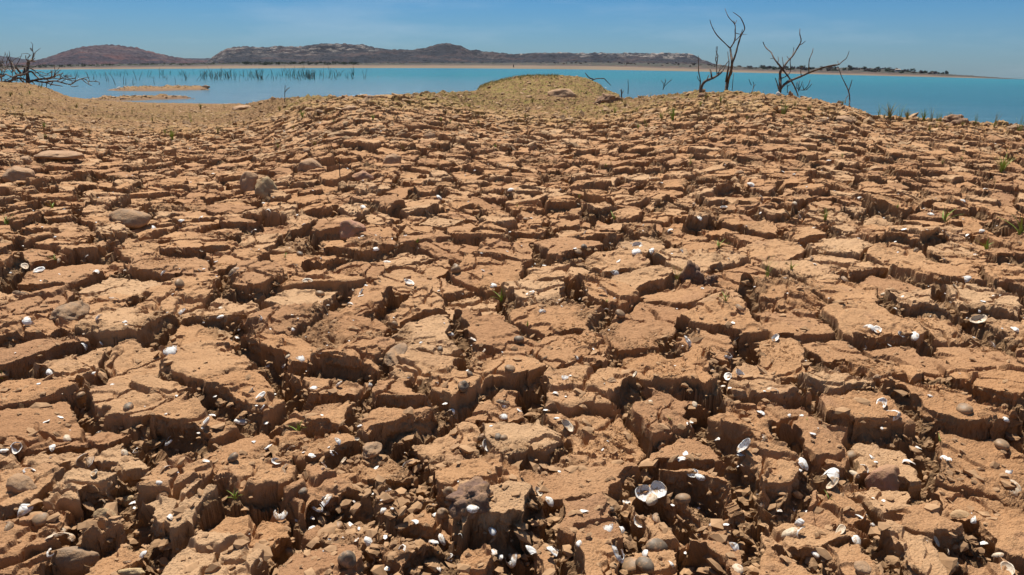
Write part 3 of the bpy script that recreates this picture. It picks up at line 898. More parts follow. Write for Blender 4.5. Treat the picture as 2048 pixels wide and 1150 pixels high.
M_crumb = simple_mat('mud_crumbs', (0.25, 0.145, 0.075), (0.40, 0.24, 0.125), 25, 0.95, 0.5, 0.003, object_space=False)
M_clod = simple_mat('crack_clods', (0.22, 0.125, 0.062), (0.34, 0.20, 0.10), 30, 0.95, 0.9, 0.006, object_space=False)
M_gravel = simple_mat('loose_gravel', (0.20, 0.12, 0.065), (0.48, 0.31, 0.17), 18, 0.95, 0.5, 0.003, object_space=False)
pts = rand_ground(9000, -120, 2170, 1.05, 7, 1.0, lambda X, Y, z: inner_at(X, Y)[0] > 0.25 or random.random() < 0.22)
pts = [(x, y, z + 0.001) for x, y, z in pts]
sz = np.exp(RNG.normal(-5.25, 0.50, len(pts))).clip(0.0018, 0.016)
scatter('mud_crumbs', pts, sz, M_crumb, 'loose crumbs of dried mud lying in the cracks and on the plates', 'mud crumbs', 0.7)
pts = rand_ground(1100, -120, 2170, 1.05, 8, 1.0, lambda X, Y, z: inner_at(X, Y)[0] > 0.5)
sz = np.exp(RNG.normal(-4.65, 0.35, len(pts))).clip(0.005, 0.022)
scatter('crack_clods', pts, sz, M_clod, 'lumps of broken mud fallen into the cracks', 'mud clods', 0.8, 2)
pts = []
for (p0, p1, hg, wd, sd_) in BARS:
    for _ in range(520):
        t_ = random.random(); q_ = p0 + (p1 - p0) * t_ + np.array((random.gauss(0, wd * .35), random.gauss(0, wd * .55)))
        z_ = ground_z(float(q_[0]), float(q_[1]))
        if z_ > ZW + 0.01: pts.append((float(q_[0]), float(q_[1]), z_))
scatter('bar_gravel', pts, np.exp(RNG.normal(-3.3, 0.5, len(pts))).clip(0.02, 0.11), M_gravel, 'stones and clods lying on the low bars in the lake', 'gravel', 0.6)
pts = rand_ground(9500, -120, 2170, 7.5, 24, 0.9, lambda X, Y, z: random.random() < (1.0 if Y < 15 else .6))
sz = np.exp(RNG.normal(-4.05, 0.5, len(pts))).clip(0.007, 0.06) * np.array([min(1.25, .55 + y / 18) for x, y, z in pts])
scatter('gravel', pts, sz, M_gravel, 'loose stones and clods covering the slopes toward the lake', 'gravel', 0.75)

# ------------------------------------------------------------------ shells
def shell_geo(kind, seed):
    """a bivalve half, 1 unit wide; opening downward (dome). returns verts, faces, per-face layer (0 outside, 1 inside)"""
    rs = random.Random(seed)
    NRg, NA = 9, 26
    asp = rs.uniform(0.66, 0.84); hgt = rs.uniform(0.17, 0.25); th = 0.035
    r_in = {'c': 0.0, 'd': 0.0, 'r': rs.uniform(0.5, 0.66), 'h': 0.0}[kind]
    a0, a1 = 0.0, 2 * math.pi
    if kind == 'r': a0 = rs.uniform(0, 6.28); a1 = a0 + rs.uniform(3.4, 5.0)
    if kind == 'h': a0 = rs.uniform(0, 6.28); a1 = a0 + rs.uniform(3.2, 4.2)
    closed = a1 - a0 > 6.2
    na = NA if closed else NA + 1
    def pt(r, an, lift):
        ol = 1 + 0.10 * math.cos(an - math.pi / 2) + 0.05 * math.cos(2 * an + 0.5) + 0.05 * math.sin(3 * an + seed) + 0.03 * math.sin(7 * an + 2 * seed)
        x = 0.5 * r * ol * math.cos(an); y = 0.5 * asp * r * ol * math.sin(an) - 0.12 * (1 - r) * asp
        z = hgt * (1 - r ** 2.2) ** 0.75 + 0.006 * math.sin(r * 34)
        if kind in 'rh': z += 0.012 * math.sin(an * 7 + seed)
        return (x, y, z + lift)
    V_, Q_, Ly = [], [], []
    jag = [rs.uniform(0, 0.14) if kind in 'rh' else 0 for _ in range(na)]
    for lay in (0, 1):
        for i in range(NRg):
            for k in range(na):
                r = max(r_in, 0.02) + jag[k] * (1 - i / (NRg - 1)) + (1 - max(r_in, .02) - jag[k] * (1 - i / (NRg - 1))) * i / (NRg - 1)
                an = a0 + (a1 - a0) * k / NA
                V_.append(pt(min(r, 1), an, -th * lay * (0.4 + 0.6 * min(1, i / 2))))
    per = NRg * na
    ks = range(na) if closed else range(na - 1)
    for lay in (0, 1):
        for i in range(NRg - 1):
            for k in ks:
                k2_ = (k + 1) % na
                q = [lay * per + i * na + k, lay * per + i * na + k2_, lay * per + (i + 1) * na + k2_, lay * per + (i + 1) * na + k]
                Q_.append(q if lay == 1 else q[::-1]); Ly.append(lay)
    for i, ly in ((0, 0), (NRg - 1, 1)):
        for k in ks:
            k2_ = (k + 1) % na
            q = [i * na + k, i * na + k2_, per + i * na + k2_, per + i * na + k]
            Q_.append(q if i == 0 else q[::-1]); Ly.append(1)
    if not closed:
        for k in (0, na - 1):
            for i in range(NRg - 1):
                q = [i * na + k, (i + 1) * na + k, per + (i + 1) * na + k, per + i * na + k]
                Q_.append(q if k == 0 else q[::-1]); Ly.append(1)
    return V_, Q_, Ly

def shell_mesh(name, kind, seed, out_m, in_m):
    V_, Q_, Ly = shell_geo(kind, seed)
    s = -1 if kind == 'c' else 1
    me = bpy.data.meshes.new(name)
    me.from_pydata([(x * 0.04, y * 0.04 * s, z * 0.04 * s) for x, y, z in V_], [], Q_)
    me.materials.append(out_m); me.materials.append(in_m)
    for p, l in zip(me.polygons, Ly): p.use_smooth = True; p.material_index = l
    return me

def clam_mesh(name, seed, mat, snail=False):
    bm = bmesh.new(); bmesh.ops.create_icosphere(bm, subdivisions=4, radius=1)
    rs = random.Random(seed); a_ = rs.uniform(.75, .9); c_ = rs.uniform(.55, .66)
    for v in bm.verts:
        p = v.co; x, y, z = p
        if snail:
            an = math.atan2(y, x); r_ = math.hypot(x, y)
            k = 1 + 0.09 * math.sin(an + 4.5 * r_ ) + 0.03 * math.sin(3 * an)
            zz_ = z * 0.85 + 0.30 * math.exp(-((x - .25) ** 2 + y * y) * 7) * (z > 0)
            zz_ -= 0.05 * math.sin(an + 9 * r_) * (z > 0)
            v.co = Vector((x * k, y * k * .92, zz_)) * 0.02
        else:
            k = 1 + 0.10 * y - 0.03 * math.cos(3 * math.atan2(y, x))
            z2 = z * c_ * (1 - 0.25 * (1 - abs(y)) * 0) 
            z2 = math.copysign(abs(z) ** 0.85, z) * c_
            rr_ = math.sqrt(x * x + (y + .55) ** 2)
            z2 += math.copysign(0.012 * math.sin(rr_ * 30), z) * min(1, abs(z) * 5)
            v.co = Vector((x * k, y * a_, z2)) * 0.02
    me = bpy.data.meshes.new(name); bm.to_mesh(me); bm.free(); me.materials.append(mat)
    for p in me.polygons: p.use_smooth = True
    return me

MW, MG, MD, MS = M_shell
SH = {
 'c': [shell_mesh('cupped_shell', 'c', 1, MG, MW), shell_mesh('cupped_shell', 'c', 2, MS, MW), shell_mesh('cupped_shell', 'c', 3, MD, MS)],
 'd': [shell_mesh('domed_shell', 'd', 4, MW, MW), shell_mesh('domed_shell', 'd', 5, MS, MW), shell_mesh('domed_shell', 'd', 6, MW, MW)],
 'r': [shell_mesh('shell_ring', 'r', 7, MW, MW), shell_mesh('shell_ring', 'r', 8, MW, MW), shell_mesh('shell_ring', 'r', 9, MS, MW)],
 'h': [shell_mesh('broken_shell', 'h', 10, MW, MW), shell_mesh('broken_shell', 'h', 11, MG, MW), shell_mesh('broken_shell', 'h', 12, MW, MS)],
 'k': [clam_mesh('closed_clam', 13, MG), clam_mesh('closed_clam', 14, MD), clam_mesh('closed_clam', 15, MG)],
 'b': [clam_mesh('snail_shell', 16, MG, True), clam_mesh('snail_shell', 17, MD, True)],
}
KINDS = {'c': ('cupped_shell', 'white hollow clam half lying cup upward', 'cup-up clam halves'),
         'd': ('domed_shell', 'white domed clam half lying back upward', 'domed clam halves'),
         'r': ('shell_ring', 'curved white rim of a broken shell', 'broken shell rims'),
         'h': ('broken_shell', 'broken white piece of a clam half', 'broken clam pieces'),
         'k': ('closed_clam', 'grey brown closed clam', 'closed grey brown clams'),
         'b': ('snail_shell', 'round brown snail shell', 'round snail shells')}
TALL = {'c': 0.0, 'd': 0.0, 'r': 0.0, 'h': 0, 'k': 0.4, 'b': 0.5}

def lit_spot(px, py, rad=9):
    best = None
    for dx in (0, -rad, rad):
        for dy in (0, -rad, rad, -rad * 1.7):
            g = hit(px + dx, py + dy)
            if g is None: continue
            sc = inner_at(g.x, g.y)[0] + 0.02 * (abs(dx) + abs(dy)) / rad
            if best is None or sc < best[0] - 0.15: best = (sc, g)
    return best[1]

SPOT_USED = []
def put_shell(kind, g, size, label=None, group=None, yaw=None, tilt=None, stand=False):
    me = random.choice(SH[kind])
    o = bpy.data.objects.new(KINDS[kind][0], me); COL.objects.link(o)
    n = slope_normal(g.x, g.y, max(0.012, size * 0.4))
    yaw = random.uniform(0, 6.28) if yaw is None else yaw
    tl = tilt if tilt is not None else random.gauss(0.12, 0.15)
    q = (Vector((0, 0, 1)) * 0.6 + n * 0.4 + Vector((random.gauss(0, .35), -abs(tl), 0))).normalized()
    if stand: q = (Vector((random.choice((-1, 1)) * random.uniform(.35, .9), random.uniform(-.35, .25), 0.6))).normalized()
    R = q.to_track_quat('Z', 'Y') @ Euler((0, 0, yaw)).to_quaternion()
    s = size / 0.04
    o.rotation_mode = 'QUATERNION'; o.rotation_quaternion = R; o.scale = (s, s, s)
    lift = {'c': 0.17, 'd': -0.04, 'r': 0.08, 'h': 0.03, 'k': 0.10, 'b': 0.14}[kind] * size
    if stand: lift = size * 0.30
    o.location = g + Vector((0, 0, lift))
    tag(o, label or KINDS[kind][1], 'shell' if kind not in 'kb' else ('clam' if kind == 'k' else 'snail shell'), group or KINDS[kind][2])
    return o

NAMED = [  # px, py, size px, kind, label, stand
 (120, 1100, 46, 'r', 'big white shell ring filled with mud in the bottom left corner', 0),
 (296, 1107, 26, 'd', 'white shell standing against the dark face of a plate at bottom left', 1),
 (118, 1068, 24, 'r', 'small curved white shell just above the big mud filled ring', 0),
 (43, 1034, 30, 'h', 'chalky flat white shell pieces at the lower left edge', 0),
 (14, 1055, 26, 'h', 'crushed white shell at the very left edge', 0),
 (165, 930, 28, 'h', 'upper white splinter of the shell cluster on the left plate edge', 1),
 (180, 939, 30, 'h', 'middle white piece of the shell cluster on the left plate edge', 0),
 (188, 951, 24, 'c', 'lower white shell of the cluster on the left plate edge', 0),
 (250, 907, 20, 'd', 'white shell sitting in the middle of the broad left plate', 0),
 (318, 966, 15, 'd', 'tiny white shell in the hole below the broad left plate', 0),
 (134, 877, 22, 'd', 'white shell under the edge of the leftmost stepped plate', 0),
 (410, 853, 30, 'c', 'dark shell with a bright rim standing on edge in the left crack', 1),
 (573, 943, 32, 'h', 'forked white shell fragment left of centre', 0),
 (553, 925, 22, 'c', 'small open shell just above the forked fragment', 0),
 (644, 941, 26, 'r', 'thin white shell standing upright below a long plate', 1),
 (687, 925, 18, 'c', 'small white oval shell hanging below the long plate', 1),
 (607, 991, 26, 'k', 'round pale clam stuck in a clod left of centre', 0),
 (560, 1023, 38, 'r', 'thin flat arc of grey shell lying on a cracked plate', 0),
 (648, 1030, 42, 'r', 'large curved shell rim beside the round grey clam', 1),
 (672, 1063, 40, 'k', 'big round grey clam with a white worn patch', 0),
 (658, 1093, 26, 'd', 'white shell below the big round grey clam', 0),
 (693, 1126, 44, 'b', 'large dull brown snail shell near the bottom edge', 0),
 (582, 1110, 30, 'k', 'brown clam beside a plate at the bottom left of centre', 0),
 (739, 1109, 24, 'h', 'cream coloured upright shell splinter near the bottom', 1),
 (82, 1043, 36, 'k', 'smooth olive brown clam at the lower left', 0),
 (897, 1007, 30, 'b', 'upper of two round brown shells in the central crack', 0),
 (886, 1030, 30, 'b', 'lower of two round brown shells in the central crack', 0),
 (945, 1018, 30, 'd', 'bright white domed shell right of the two round brown shells', 0),
 (972, 904, 32, 'c', 'white cupped shell at the left tip of the biggest plate', 1),
 (960, 886, 20, 'h', 'small white chip above the cup at the tip of the biggest plate', 0),
 (996, 886, 26, 'k', 'row clam lying on the left tip of the biggest plate', 0),
 (986, 1078, 20, 'h', 'grey white shell chips right of centre near the bottom', 0),
 (926, 778, 30, 'b', 'dull round shell with a pale cap in the middle ground crack', 0),
 (1007, 806, 26, 'h', 'white curled shell left of a stepped plate in the middle', 0),
 (1007, 833, 20, 'h', 'lower white piece beneath the white curled shell', 0),
 (1135, 857, 36, 'c', 'long pale open shell in shade below a big plate', 0),
 (1110, 790, 16, 'h', 'tiny white chip on a plate in the middle ground', 0),
 (1301, 804, 16, 'd', 'small white shell beside the dark vertical crack', 0),
 (1456, 758, 28, 'c', 'left one of two pale open shells lying on a long plate', 0),
 (1481, 752, 28, 'c', 'right one of two pale open shells lying on a long plate', 0),
 (1478, 893, 40, 'c', 'bright open shell with a dark inside above a round clod', 1),
 (1472, 917, 18, 'd', 'small white shell just below the bright open shell', 0),
 (1401, 956, 26, 'd', 'white domed shell high on the pebbly clod', 0),
 (1385, 974, 26, 'c', 'half buried shell between the domed shell and the speckled clam', 0),
 (1375, 992, 40, 'k', 'speckled clam with a white worn end on the pebbly clod', 0),
 (1424, 1043, 22, 'h', 'crusty white shell lump on the front of the pebbly clod', 0),
 (1508, 1014, 34, 'r', 'thin curved shell rim standing in the right crack', 1),
 (1100, 1003, 26, 'd', 'cream shell in the hole under the biggest plate', 0),
 (1077, 990, 26, 'c', 'narrow shell at the left of the hole under the biggest plate', 1),
 (1276, 1050, 32, 'c', 'pale oval open shell below the heart shaped pair', 0),
 (1314, 1043, 28, 'h', 'white splintered shell under the heart shaped pair', 0),
 (1217, 1056, 26, 'h', 'flat dirty white shell left of the pale oval one', 0),
 (1240, 1062, 20, 'h', 'small white chip between the flat shell and the oval shell', 0),
 (1232, 1022, 16, 'b', 'little round snail left of the heart shaped pair', 0),
 (1157, 1088, 18, 'd', 'tiny white shell above a bottom edge plate', 0),
 (1066, 1112, 38, 'h', 'tall white shell remains at the bottom edge centre', 1),
 (1110, 1118, 38, 'r', 'white shell rims right of the tall white remains', 1),
 (1021, 1132, 38, 'r', 'curled white rim left of the tall white remains', 0),
 (1007, 893, 26, 'k', 'clam on the rim of the biggest plate beside the row clam', 0),
 (1312, 1102, 56, 'k', 'large dark ribbed clam with white flaking patches at the bottom', 0),
 (1262, 1140, 56, 'k', 'left of the two grey clams cut by the bottom edge', 0),
 (1290, 1134, 52, 'k', 'right of the two grey clams cut by the bottom edge', 0),
 (1236, 1107, 38, 'r', 'white arc of shell standing left of the dark ribbed clam', 1),
 (1252, 1126, 30, 'h', 'white splinter under the arc of shell at the bottom', 0),
 (1290, 1114, 26, 'd', 'white shell squeezed against the dark ribbed clam', 1),
 (1474, 1139, 34, 'd', 'white shell on a yellowish stone at the bottom edge', 0),
 (1467, 1090, 26, 'h', 'white splinter in the dark hole at lower right', 1),
 (1524, 880, 26, 'h', 'white forked shell chip at the edge of a right hand plate', 0),
 (1522, 828, 20, 'h', 'white curled chip above the forked chip', 0),
 (1764, 811, 28, 'c', 'white ring shaped open shell with mud inside at right', 0),
 (1782, 836, 34, 'r', 'long white broken rim below the ring shaped shell', 0),
 (1928, 822, 38, 'k', 'grey fan ribbed clam on a plate at right', 0),
 (1605, 934, 32, 'd', 'bright white triangular shell on a plate corner at right', 0),
 (1701, 915, 36, 'k', 'striped grey clam with a white beak at right', 0),
 (1816, 929, 24, 'h', 'white torn shell above the pinkish rock', 0),
 (1889, 925, 20, 'd', 'little white shell in the crack right of the pinkish rock', 0),
 (1710, 948, 24, 'd', 'white shell left of the pinkish rock', 0),
 (1726, 959, 26, 'r', 'curled shell rim touching the pinkish rock', 1),
 (1648, 968, 36, 'h', 'tall cream shell in the dark gap left of the pinkish rock', 1),
 (1664, 975, 34, 'c', 'half shell standing beside the tall cream shell', 1),
 (2021, 995, 36, 'r', 'white coiled shell rim at the right edge', 0),
 (1712, 1089, 36, 'd', 'long bright white shell on the plate edge at lower right', 0),
 (1580, 1066, 40, 'd', 'long white shell at the corner of the lower right plate', 0),
 (1602, 1074, 26, 'h', 'broken tip beside the long white corner shell', 1),
 (1680, 1065, 30, 'c', 'white shells in shade under the long lower right plate', 0),
 (1595, 1050, 20, 'h', 'small upright chip above the long white corner shell', 1),
 (1996, 1111, 22, 'd', 'small bright white shell at the lower right edge', 0),
 (2013, 1143, 34, 'c', 'narrow yellow white open shell in the bottom right corner', 0),
 (1906, 1123, 44, 'k', 'dark half buried clam near the bottom right corner', 0),
 (1639, 1128, 20, 'd', 'pale shell in the mud left of the lower right plate', 0),
 (2003, 893, 34, 'k', 'pale brown clam at the right edge of the foreground', 0),
 (1545, 788, 26, 'r', 'white shell rim inside the dark crack above the right plates', 0),
 (1755, 664, 26, 'c', 'round pale shell lying on a plate in the right middle ground', 0),
 (1737, 655, 22, 'h', 'shell piece touching the round pale shell', 0),
 (1802, 681, 24, 'c', 'grey white open shell on the right middle plate', 0),
 (1828, 684, 26, 'd', 'bright white shell right beside the grey white open shell', 0),
 (1956, 652, 34, 'c', 'wide open shell facing up beside a dark hole at right', 0),
 (1503, 370, 22, 'd', 'brightest white shell far out on the right flat', 0),
 (1589, 411, 12, 'd', 'small white shell right of the green spreading weed', 0),
 (1473, 705, 22, 'h', 'white crumpled shell on the round middle clod', 0),
 (1454, 713, 22, 'r', 'shell rim left of the white crumpled shell', 0),
 (1375, 688, 24, 'r', 'white arc of shell on the brown clod in the middle ground', 1),
 (468, 545, 24, 'h', 'torn white shell on the rim of a plate at left middle', 0),
 (342, 702, 30, 'h', 'flat white shell in the gap at left middle', 0),
 (578, 714, 18, 'd', 'left of two white shells on a clod left of centre', 0),
 (601, 718, 22, 'h', 'right of two white shells on a clod left of centre', 0),
 (722, 589, 18, 'c', 'white shell against the dark hole at left of centre', 1),
 (984, 572, 18, 'h', 'white chip in the shaded crack in the very middle', 0),
 (441, 618, 16, 'd', 'small white shell above a shaded crack at left', 0),
 (441, 636, 18, 'd', 'second white shell, just under the small one at left', 0),
 (44, 591, 24, 'h', 'white broken shell near the left edge of the middle ground', 0),
]
for (px, py, sz_, kd, lab, st) in NAMED:
    g = lit_spot(px, py)
    k = (g - Vector((0, 0, H))).length / F
    tl = 0.25 if kd in 'cr' else None
    put_shell(kd, g, sz_ * k * {'h': 1.1, 'r': 1.0, 'c': .82, 'k': .75, 'b': .8, 'd': .82}.get(kd, 1.0), lab, None if False else None, None, tl, bool(st))

OTHER = """8,905,d 35,915,c 58,945,r 335,902,r 335,938,h 255,1125,h 481,843,d 500,783,h 467,922,k 257,818,k 668,913,r 815,929,h 518,1135,h 903,1118,r
929,1036,r 1010,813,h 903,836,h 737,770,h 678,776,d 628,777,h 521,797,c 507,783,h 878,1143,h 1132,756,h 1269,756,c 1342,1136,h 1390,811,d 1530,877,h
1949,1055,h 2017,945,h 1554,1034,h 2013,840,h 191,547,h 51,536,c 79,545,c 116,526,h 232,603,h 167,707,h 366,637,r 615,565,c 591,535,r 309,473,h 366,446,h
402,442,h 508,471,r 537,425,h 727,415,d 1052,442,k 818,569,c 751,494,d 775,524,d 1168,509,k 790,651,k 1038,685,k 1090,719,h 1230,548,h 1243,726,r 1378,688,r
1021,382,d 884,389,d 1301,507,h 1172,468,h 912,543,b 1088,623,r 1597,438,h 1447,423,c 1399,439,h 1702,695,h 2024,671,h 1925,404,h 1972,374,h 1522,401,h
1982,695,h 100,754,d 170,820,k 360,575,k 600,510,k 560,750,r 1060,590,c 1205,590,h 1620,520,h 1690,560,h 1830,500,h 1150,520,k 700,610,h 640,590,k 520,640,h
1480,620,h 1550,680,c 1930,560,h 200,640,h 60,650,h 330,560,h 1860,430,h 1960,470,h 1340,470,h 1240,640,k 1020,740,k 940,750,k 880,700,k 1395,410,h 1720,400,h"""
for tok in OTHER.split():
    a_, b_, kd = tok.split(',')
    px, py = float(a_), float(b_)
    g = lit_spot(px, py, 6); k = (g - Vector((0, 0, H))).length / F
    put_shell(kd, g, min(0.042, max(0.016, random.uniform(14, 24) * k)), None, None, None, None, random.random() < .25)
# many more lie along the cracks
cnt = 0
while cnt < 120:
    px = random.uniform(-60, 2110); py = 330 + 800 * random.random() ** 1.3
    g = hit(px, py)
    if g is None: continue
    i_ = inner_at(g.x, g.y)[0]
    if i_ < 0.15 and random.random() < 0.85: continue
    kd = random.choice('hhhhhrrrkcd')
    put_shell(kd, g, random.uniform(0.010, 0.024), None, None, None, None, random.random() < .3); cnt += 1

# the open pair standing like a heart
g = lit_spot(1300, 1022, 14); k = (g - Vector((0, 0, H))).length / F
root = empty('open_clam', g + Vector((0, 0, 0.028)))
tag(root, 'big white open clam whose two halves make a heart shape', 'shell')
valve_me = shell_mesh('valve', 'c', 31, MG, MW)
for sgn in (-1, 1):
    v = bpy.data.objects.new('valve', valve_me); COL.objects.link(v); v.parent = root
    s = 36 * k / 0.04
    v.scale = (s * .86, s * 1.5, s * 1.2); v.location = (sgn * 0.0135, 0, 0.004 * sgn)
    v.rotation_euler = (math.radians(34), math.radians(-sgn * 22), math.radians(sgn * 14))
put_shell('d', g + Vector((0.001, -0.016, 0.018)), 28 * k, 'white domed shell resting inside the heart shaped open clam', 'domed clam halves', 0.6, 0.3)
for (px, py, sz_, lab) in ((1274, 494, 22, 'upper'), (1274, 505, 24, 'lower')):
    g = lit_spot(px, py, 3); k = (g - Vector((0, 0, H))).length / F
    put_shell('d' if lab == 'lower' else 'c', g, sz_ * k, lab + ' half of the bright shell pair lying on a plate in the middle ground', None, 0.3, 0.5)

# shell grit: chips too small and many to count
pts = rand_ground(900, -100, 2150, 1.05, 12, 0.9, lambda X, Y, z: random.random() < (0.25 + inner_at(X, Y)[0]) * (0.5 + 0.9 * (noise(X * 1.5, Y * 1.5, 61) > 0.1)))
pts = [(x, y, z + 0.002) for x, y, z in pts]
sz = np.exp(RNG.normal(-5.6, 0.45, len(pts))).clip(0.0012, 0.010) * np.array([1 + y * 0.12 for x, y, z in pts])
scatter('shell_grit', pts, sz, MW, 'white chips of crushed shell sprinkled over the mud', 'shell grit', 0.35)

# ------------------------------------------------------------------ dry rootlets lying on the plates
def strands():
    T = Tubes()
    cs = [(330, 520, .10, 120), (440, 530, .06, 60), (1190, 685, .09, 170), (1130, 660, .05, 50), (1190, 905, .12, 190), (1090, 930, .06, 60), (1240, 885, .06, 60), (700, 545, .06, 80),
          (560, 560, .06, 60), (1700, 735, .09, 140), (1830, 640, .10, 130), (1760, 690, .07, 70), (1620, 600, .08, 80), (1150, 770, .07, 80), (1560, 700, .07, 80), (1880, 780, .06, 60),
          (790, 985, .06, 60), (1180, 560, .07, 70), (980, 590, .06, 60), (1420, 700, .05, 50), (1310, 690, .06, 70), (660, 655, .05, 50), (1640, 505, .09, 80), (1340, 740, .06, 60),
          (1530, 1010, .05, 60), (1700, 985, .05, 50), (1980, 700, .07, 80), (910, 610, .07, 60), (420, 650, .06, 50), (1600, 450, .12, 80), (1780, 480, .12, 80)]
    for (px, py, rad, n) in cs:
        g = hit(px, py)
        for _ in range(n):
            x = g.x + random.gauss(0, rad * .5); y = g.y + random.gauss(0, rad * .5)
            if inner_at(x, y)[0] > 0.4: continue
            an = random.uniform(0, 6.28); ln = random.uniform(0.004, 0.013)
            z = ground_z(x, y); p = []
            for i in range(4):
                p.append((x, y, max(ground_z(x, y), z - .004) + random.uniform(.0005, .004)))
                an += random.gauss(0, 0.7); x += math.cos(an) * ln / 2; y += math.sin(an) * ln / 2
            T.add(p, 0.0008 + 0.00015 * g.y, 0.0004 + .0001 * g.y, seg=3, n=1, jit=0)
    o = link('dry_rootlets', T.mesh('dry_rootlets', False), M_straw)
    tag(o, 'patches of tiny dry orange rootlets lying on the mud plates', 'dry rootlets', kind='stuff')
strands()

# ------------------------------------------------------------------ grass
def tuft_mesh(name, seed, n, h, spread, wid, bend=0.5):
    rs = random.Random(seed); V_, Q_ = [], []
    for b in range(n):
        an = rs.uniform(0, 6.28); lean = rs.uniform(0.1, 1) * spread; hh = h * rs.uniform(0.5, 1)
        bx, by = rs.gauss(0, .04) * h, rs.gauss(0, .04) * h
        dx, dy = math.cos(an), math.sin(an); wv = wid * rs.uniform(.7, 1.2)
        base = len(V_); m = 5
        for i in range(m + 1):
            t = i / m
            x = bx + dx * lean * hh * (t ** 1.5); y = by + dy * lean * hh * (t ** 1.5)
            z = hh * t * (1 - bend * lean * t * .5)
            ww = wv * (1 - t) ** 0.7 * .5 + 0.0002
            # three points across: a folded blade with thickness
            V_ += [(x - dy * ww, y + dx * ww, z), (x + dx * ww * .5, y + dy * ww * .5, z - ww * .5), (x + dy * ww, y - dx * ww, z)]
        for i in range(m):
            for k in (0, 1):
                a_ = base + i * 3 + k
                Q_.append((a_, a_ + 1, a_ + 4, a_ + 3))
    me = bpy.data.meshes.new(name); me.from_pydata(V_, [], Q_)
    for p in me.polygons: p.use_smooth = True
    return me
T_SMALL = [tuft_mesh('grass_sprout', i, 6, 1.0, 1.3, 0.12, .5) for i in (1, 2, 3)]
T_TALL = [tuft_mesh('grass_tuft', i, 11, 1.0, 0.6, 0.022, .4) for i in (4, 5, 6)]
T_BUSH = [tuft_mesh('grass_tuft', i, 34, 1.0, 0.8, 0.042, .5) for i in (7, 8)]
for mm in T_SMALL + T_TALL + T_BUSH: mm.materials.append(M_grass)
T_DRY = [m_.copy() for m_ in T_TALL + T_BUSH]
for m_ in T_DRY: m_.materials.clear(); m_.materials.append(M_grass_dry)

def put_tuft(px, py, hpx, me, label, name='grass_tuft', group=None, g=None):
    g = g or hit(px, py)
    if g is None: return
    k = (g - Vector((0, 0, H))).length / F
    o = bpy.data.objects.new(name, me); COL.objects.link(o)
    s = hpx * k; o.scale = (s, s, s); o.location = g - Vector((0, 0, 0.002)); o.rotation_euler = (0, 0, random.uniform(0, 6.28))
    tag(o, label, 'grass tuft', group); return o
GR = [
 (597, 862, 30, 's', 'bright green sprout of broad blades in the left foreground'), (470, 996, 24, 's', 'green sprout in the dark crack left of centre'),
 (1003, 604, 32, 's', 'two long green blades in the middle ground crack'), (1880, 884, 16, 's', 'small green sprout in the right foreground'),
 (1340, 846, 12, 's', 'single yellow green leaf on a plate right of centre'), (1055, 652, 20, 's', 'little green sprout below the middle crack'),
 (1614, 842, 10, 's', 'tiny green leaf on a plate in the right foreground'), (1228, 440, 22, 's', 'thin green sprout in the upper middle'),
 (1450, 600, 24, 's', 'green star shaped sprout right of centre'), (1355, 560, 46, 't', 'tall fine grass stalks beside the standing dark block'),
 (1532, 556, 52, 't', 'tallest fine grass stalk standing on a right hand plate'), (1438, 496, 26, 's', 'long bladed sprout leaning right in the upper middle'),
 (1650, 440, 26, 'b', 'flat spreading yellow green weed on the right flat'), (1890, 446, 34, 's', 'pale straw coloured blades on the right flat'),
 (1972, 498, 30, 's', 'leafy green sprout near the right edge'), (2003, 345, 40, 'b', 'large bushy green tuft at the right edge'),
 (2040, 262, 40, 't', 'tall upright blades at the right end of the shore'), (105, 416, 22, 's', 'green sprout on the left flat'),
 (14, 448, 24, 's', 'green sprout at the left edge'), (1380, 330, 24, 't', 'thin yellowish stalks on the flat right of centre'),
 (1345, 240, 30, 'b', 'bright green clump below the right stony mound'), (345, 282, 24, 'b', 'yellow green clump below the left end of the stony mound'),
 (605, 236, 20, 'b', 'yellow green clump on the front of the stony mound'), (382, 244, 26, 't', 'thin green stalks left of the stony mound'),
 (1566, 228, 48, 't', 'tall yellow grass in front of the white stone'), (4, 760, 18, 's', 'green blades at the left edge of the foreground'),
 (2040, 470, 50, 's', 'long dark green blades at the right edge of the middle ground'), (110, 520, 14, 's', 'tiny sprout between two left plates'),
 (570, 515, 14, 's', 'tiny green sprout left of centre'), (835, 490, 16, 's', 'small sprout on a plate below the pale rock'),
 (1213, 610, 14, 's', 'tiny sprout at the foot of a middle plate'), (1583, 540, 22, 's', 'single broad blade on a right middle plate'),
 (1795, 415, 14, 's', 'small green sprout on the right flat'), (1660, 1000, 20, 's', 'withered twiggy sprout left of the pinkish rock'),
]
for (px, py, hp, t_, lab) in GR:
    me = random.choice({'s': T_SMALL, 't': T_TALL, 'b': T_BUSH}[t_])
    put_tuft(px, py, hp, me, lab, {'s': 'green_sprout', 't': 'stalk_tuft', 'b': 'leafy_weed'}[t_])
for i, px in enumerate((1758, 1768, 1779, 1792, 1802, 1814, 1838, 1847, 1861, 1874, 1880, 1898, 1951, 1990)):
    y_ = float(np.interp(px, [1750, 1850, 1950, 2048], [236, 241, 247, 258]))
    put_tuft(px, y_, random.uniform(12, 36), random.choice(T_TALL + T_DRY + T_BUSH), 'thin upright grass on the right shore standing against the water', 'shore_tuft', 'shore grass tufts on the right')
zones = [(900, 1740, 205, 258, 60), (0, 470, 212, 290, 26), (500, 1000, 200, 300, 18), (1250, 1700, 186, 215, 16), (1750, 2048, 245, 330, 12), (1000, 2048, 300, 420, 12), (0, 110, 172, 200, 8)]
